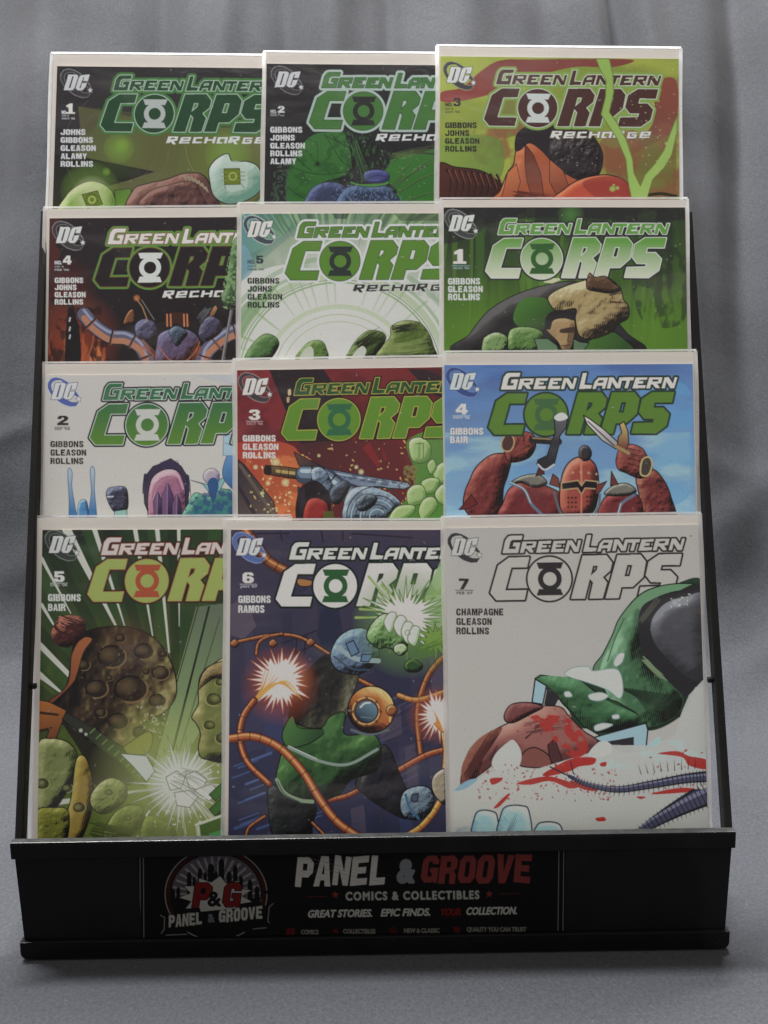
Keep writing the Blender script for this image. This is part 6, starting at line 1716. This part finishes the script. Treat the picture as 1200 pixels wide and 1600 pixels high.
# narrow ledges the upper tiers stand on, held by two rear struts
for rw in range(3):
    bs = [l for l in ledge if l[0] == rw]
    zmin = min(l[1].z for l in bs) - 0.0012
    xs0 = min(l[1].x - l[3] / 2 for l in bs) + .012; xs1 = max(l[1].x + l[3] / 2 for l in bs) - .012
    ya = min(l[1].y for l in bs) - .0006; yb = max(l[1].y for l in bs) + .006
    m = MB(); m.box(xs0, xs1, ya, yb, zmin - .002, zmin); sbuild(m, 'ledge', M_BLACKM)
for sx in (-.09, .09):
    tops = [l for l in ledge if l[0] == 0]
    pt = Vector((sx, max(l[1].y for l in tops) + .012, tops[0][1].z - .004))
    m = MB(); m.bar(Vector((sx, pt.y - (pt.z - .004) * math.tan(LEAN), .004)), pt, .012, .003, upv=(1, 0, 0)); sbuild(m, 'rear_strut', M_BLACKM)

# ------------------------------------------------------------------ the printed shop card on the tray front
def sign_card():
    P0 = Vector((0, -0.0006, 0.04)); n = Vector((0, -1, 0))
    c0 = on_plane(218, 1338, P0, n)
    x0, x1 = on_plane(218, 1400, P0, n).x, on_plane(883, 1400, P0, n).x
    z0, z1 = ZP + .0006, ZL - .0006
    px = [(218, 1345), (880, 1340), (880, 1460), (218, 1465)]
    mm = []
    for p in px:
        q = on_plane(p[0], p[1], P0, n); mm.append(((q.x - x0) * 1000, (z1 - q.z) * 1000))
    H = homog(px, mm)
    global CELL
    old = CELL; CELL = 0.30
    c = Canvas((x1 - x0) * 1000, (z1 - z0) * 1000, H, (318, 304, 296))
    c.frame(210, 1320, 5.0)
    c.fill((20, 17, 18))
    c.mottle(None, (25, 21, 22), 90, .5, .2, 3, .6)
    ln = (150, 140, 128)
    for x in (45, 72): c.line([(x, 60), (x + 4, 790)], 5, ln)
    # round badge
    E_ = lambda r: [(x, 388 + y * .90) for x, y in circ(640, 0, r, 70)]
    for r, w, cc in ((398, 7, (150, 146, 142)), (374, 22, (96, 48, 48)), (352, 5, (60, 56, 56))): c.line(E_(r), w, cc)
    c.poly(E_(350), (108, 98, 102))
    for k in range(20):
        a = math.radians(-180 + k * 9.4)
        c.line([(640 + 90 * math.cos(a), 400 + 90 * math.sin(a)), (640 + 345 * math.cos(a), 445 + 345 * math.sin(a))], 5, (170, 162, 160), w2=20, al=.55)
    dk = (30, 27, 28)
    for x, w, y in ((300, 40, 345), (345, 30, 330), (430, 36, 215), (470, 26, 250), (514, 34, 185), (555, 28, 215), (600, 50, 150), (640, 30, 205), (682, 44, 112), (742, 40, 210), (790, 34, 160), (835, 32, 245), (905, 38, 275), (960, 36, 325)):
        c.poly([(x - w / 2, 480), (x - w / 2, y + 22), (x - w * .2, y), (x + w * .2, y), (x + w / 2, y + 22), (x + w / 2, 480)], dk)
    c.poly([(290, 420), (990, 420), (960, 600), (860, 720), (640, 800), (420, 720), (320, 600)], dk)
    pts = []
    for k in range(22):
        a = math.radians(-90 + k * 360 / 22 + 6); rr = (1.0 if k % 2 == 0 else .70)
        pts.append((640 + 295 * rr * math.cos(a), 408 + 165 * rr * math.sin(a)))
    c.poly(pts, (176, 166, 156), ink=6, inkc=dk)
    c.block('P', 452, 495, 195, 140, (136, 58, 56), shear=.14, outline=(7, dk))
    c.block('G', 686, 488, 190, 135, (136, 58, 56), shear=.14, outline=(7, dk))
    c.text('&', 572, 482, 115, (30, 27, 28), 110, bold=.12)
    c.poly([(205, 555), (1085, 470), (1055, 610), (960, 640), (250, 705), (215, 690), (235, 610)], (24, 21, 22))
    c.poly([(246, 708), (960, 640), (960, 790), (246, 790)], (20, 17, 18)); c.line([(640 + 398 * math.cos(a), 388 + 358 * math.sin(a)) for a in np.linspace(.98, 2.16, 20)], 7, (150, 146, 142))
    for p in ([(205, 553), (238, 570), (235, 660), (212, 695)], [(1085, 462), (1055, 490), (1045, 600), (1058, 612)], [(250, 708), (410, 702)], [(930, 660), (1035, 650)]): c.line(p, 7, (140, 134, 128))
    c.block('PANEL', 270, 650, 96, 262, (176, 168, 158), shear=.12, rot=-.10, wob=.03)
    c.text('&', 578, 610, 66, (120, 118, 120), 52, bold=.12, rot=-.10)
    c.block('GROOVE', 662, 612, 98, 342, (176, 168, 158), shear=.12, rot=-.10, wob=.03)
    # main line
    c.frame(440, 1320, 2.609)
    c.block('PANEL', 52, 172, 122, 372, (198, 188, 178), shear=.13, rot=-.013, wob=.05, gap=.1, seed=4)
    c.strands((80, 70), (420, 150), 9, 2.5, (120, 112, 108), 40, 5, al=.5)
    c.text('&', 468, 156, 96, (140, 140, 142), 76, bold=.16, shear=.08)
    c.block('GROOVE', 566, 160, 116, 446, (152, 76, 72), shear=.13, rot=-.012, wob=.05, gap=.1, seed=8)
    c.text('COMICS & COLLECTIBLES', 262, 228, 34, (176, 170, 162), 546, bold=.12, rot=-.011, space=1.25)
    for sx, x in ((1, 220), (-1, 848)):
        st = []
        for k in range(10):
            a = math.radians(-90 + 36 * k); q = 16 if k % 2 == 0 else 7
            st.append((x + q * math.cos(a), 208 + (-3 if sx > 0 else -6) + q * math.sin(a)))
        c.poly(st, (156, 70, 66))
    c.line([(106, 213), (182, 212)], 3, (124, 62, 60)); c.line([(890, 202), (968, 200)], 3, (124, 62, 60))
    c.text('GREAT STORIES.', 106, 298, 30, (190, 182, 172), 264, bold=.1, shear=.22, rot=-.014)
    c.text('EPIC FINDS.', 405, 293, 30, (190, 182, 172), 202, bold=.1, shear=.22, rot=-.014)
    c.text('YOUR', 646, 290, 28, (136, 58, 56), 86, bold=.16, shear=.2, rot=-.012)
    c.line([(652, 299), (734, 297)], 3, (90, 38, 38))
    c.text('COLLECTION.', 752, 287, 30, (190, 182, 172), 208, bold=.1, shear=.22, rot=-.014)
    tc = (140, 132, 122)
    c.text('COMICS', 80, 366, 18, tc, 72, bold=.12); c.text('COLLECTIBLES', 252, 363, 18, tc, 132, bold=.12)
    c.text('NEW & CLASSIC', 500, 360, 18, tc, 146, bold=.12); c.text('QUALITY YOU CAN TRUST', 756, 355, 18, tc, 244, bold=.12)
    for x in (180, 412, 674): c.line([(x, 340), (x, 372)], 2.5, (74, 66, 62))
    ic = (122, 58, 56)
    c.poly([(20, 342), (56, 340), (56, 368), (20, 370)], ic, ink=2); c.line([(38, 342), (38, 368)], 2.5, (26, 23, 24))
    c.burst((222, 354), 7, 17, 6, ic, 3); c.line(circ(456, 352, 13, 18), 4, ic); c.line(circ(456, 352, 4, 10), 4, ic)
    c.poly([(702, 338), (716, 334), (730, 338), (728, 356), (716, 366), (704, 356)], ic)
    for x in (1132, 1152): c.line([(x, 28), (x - 4, 380)], 2.6, ln)
    ink = c.finish(); nh, nw = ink.shape[:2]
    X = np.linspace(x0, x1, nw + 1); Z = np.linspace(z1, z0, nh + 1)
    V = np.empty((nh + 1, nw + 1, 3), np.float32); V[..., 0] = X[None, :]; V[..., 1] = -0.0006 - 0.06; V[..., 2] = Z[:, None]
    idx = np.arange((nh + 1) * (nw + 1)).reshape(nh + 1, nw + 1)
    F = np.stack([idx[:-1, :-1], idx[1:, :-1], idx[1:, 1:], idx[:-1, 1:]], -1).reshape(-1, 4)
    o = grid_mesh('sign_card', V.reshape(-1, 3), F, M_CARD)
    pad = np.pad(ink, ((0, 1), (0, 1), (0, 0)), 'edge').reshape(-1, 3)
    at = o.data.attributes.new('ink', 'FLOAT_COLOR', 'POINT')
    at.data.foreach_set('color', np.c_[pad, np.ones(len(pad))].astype(np.float32).ravel())
    o.parent = stand
    o['label'] = 'dark printed shop card with a round badge and white and red lettering'
    CELL = old


sign_card()
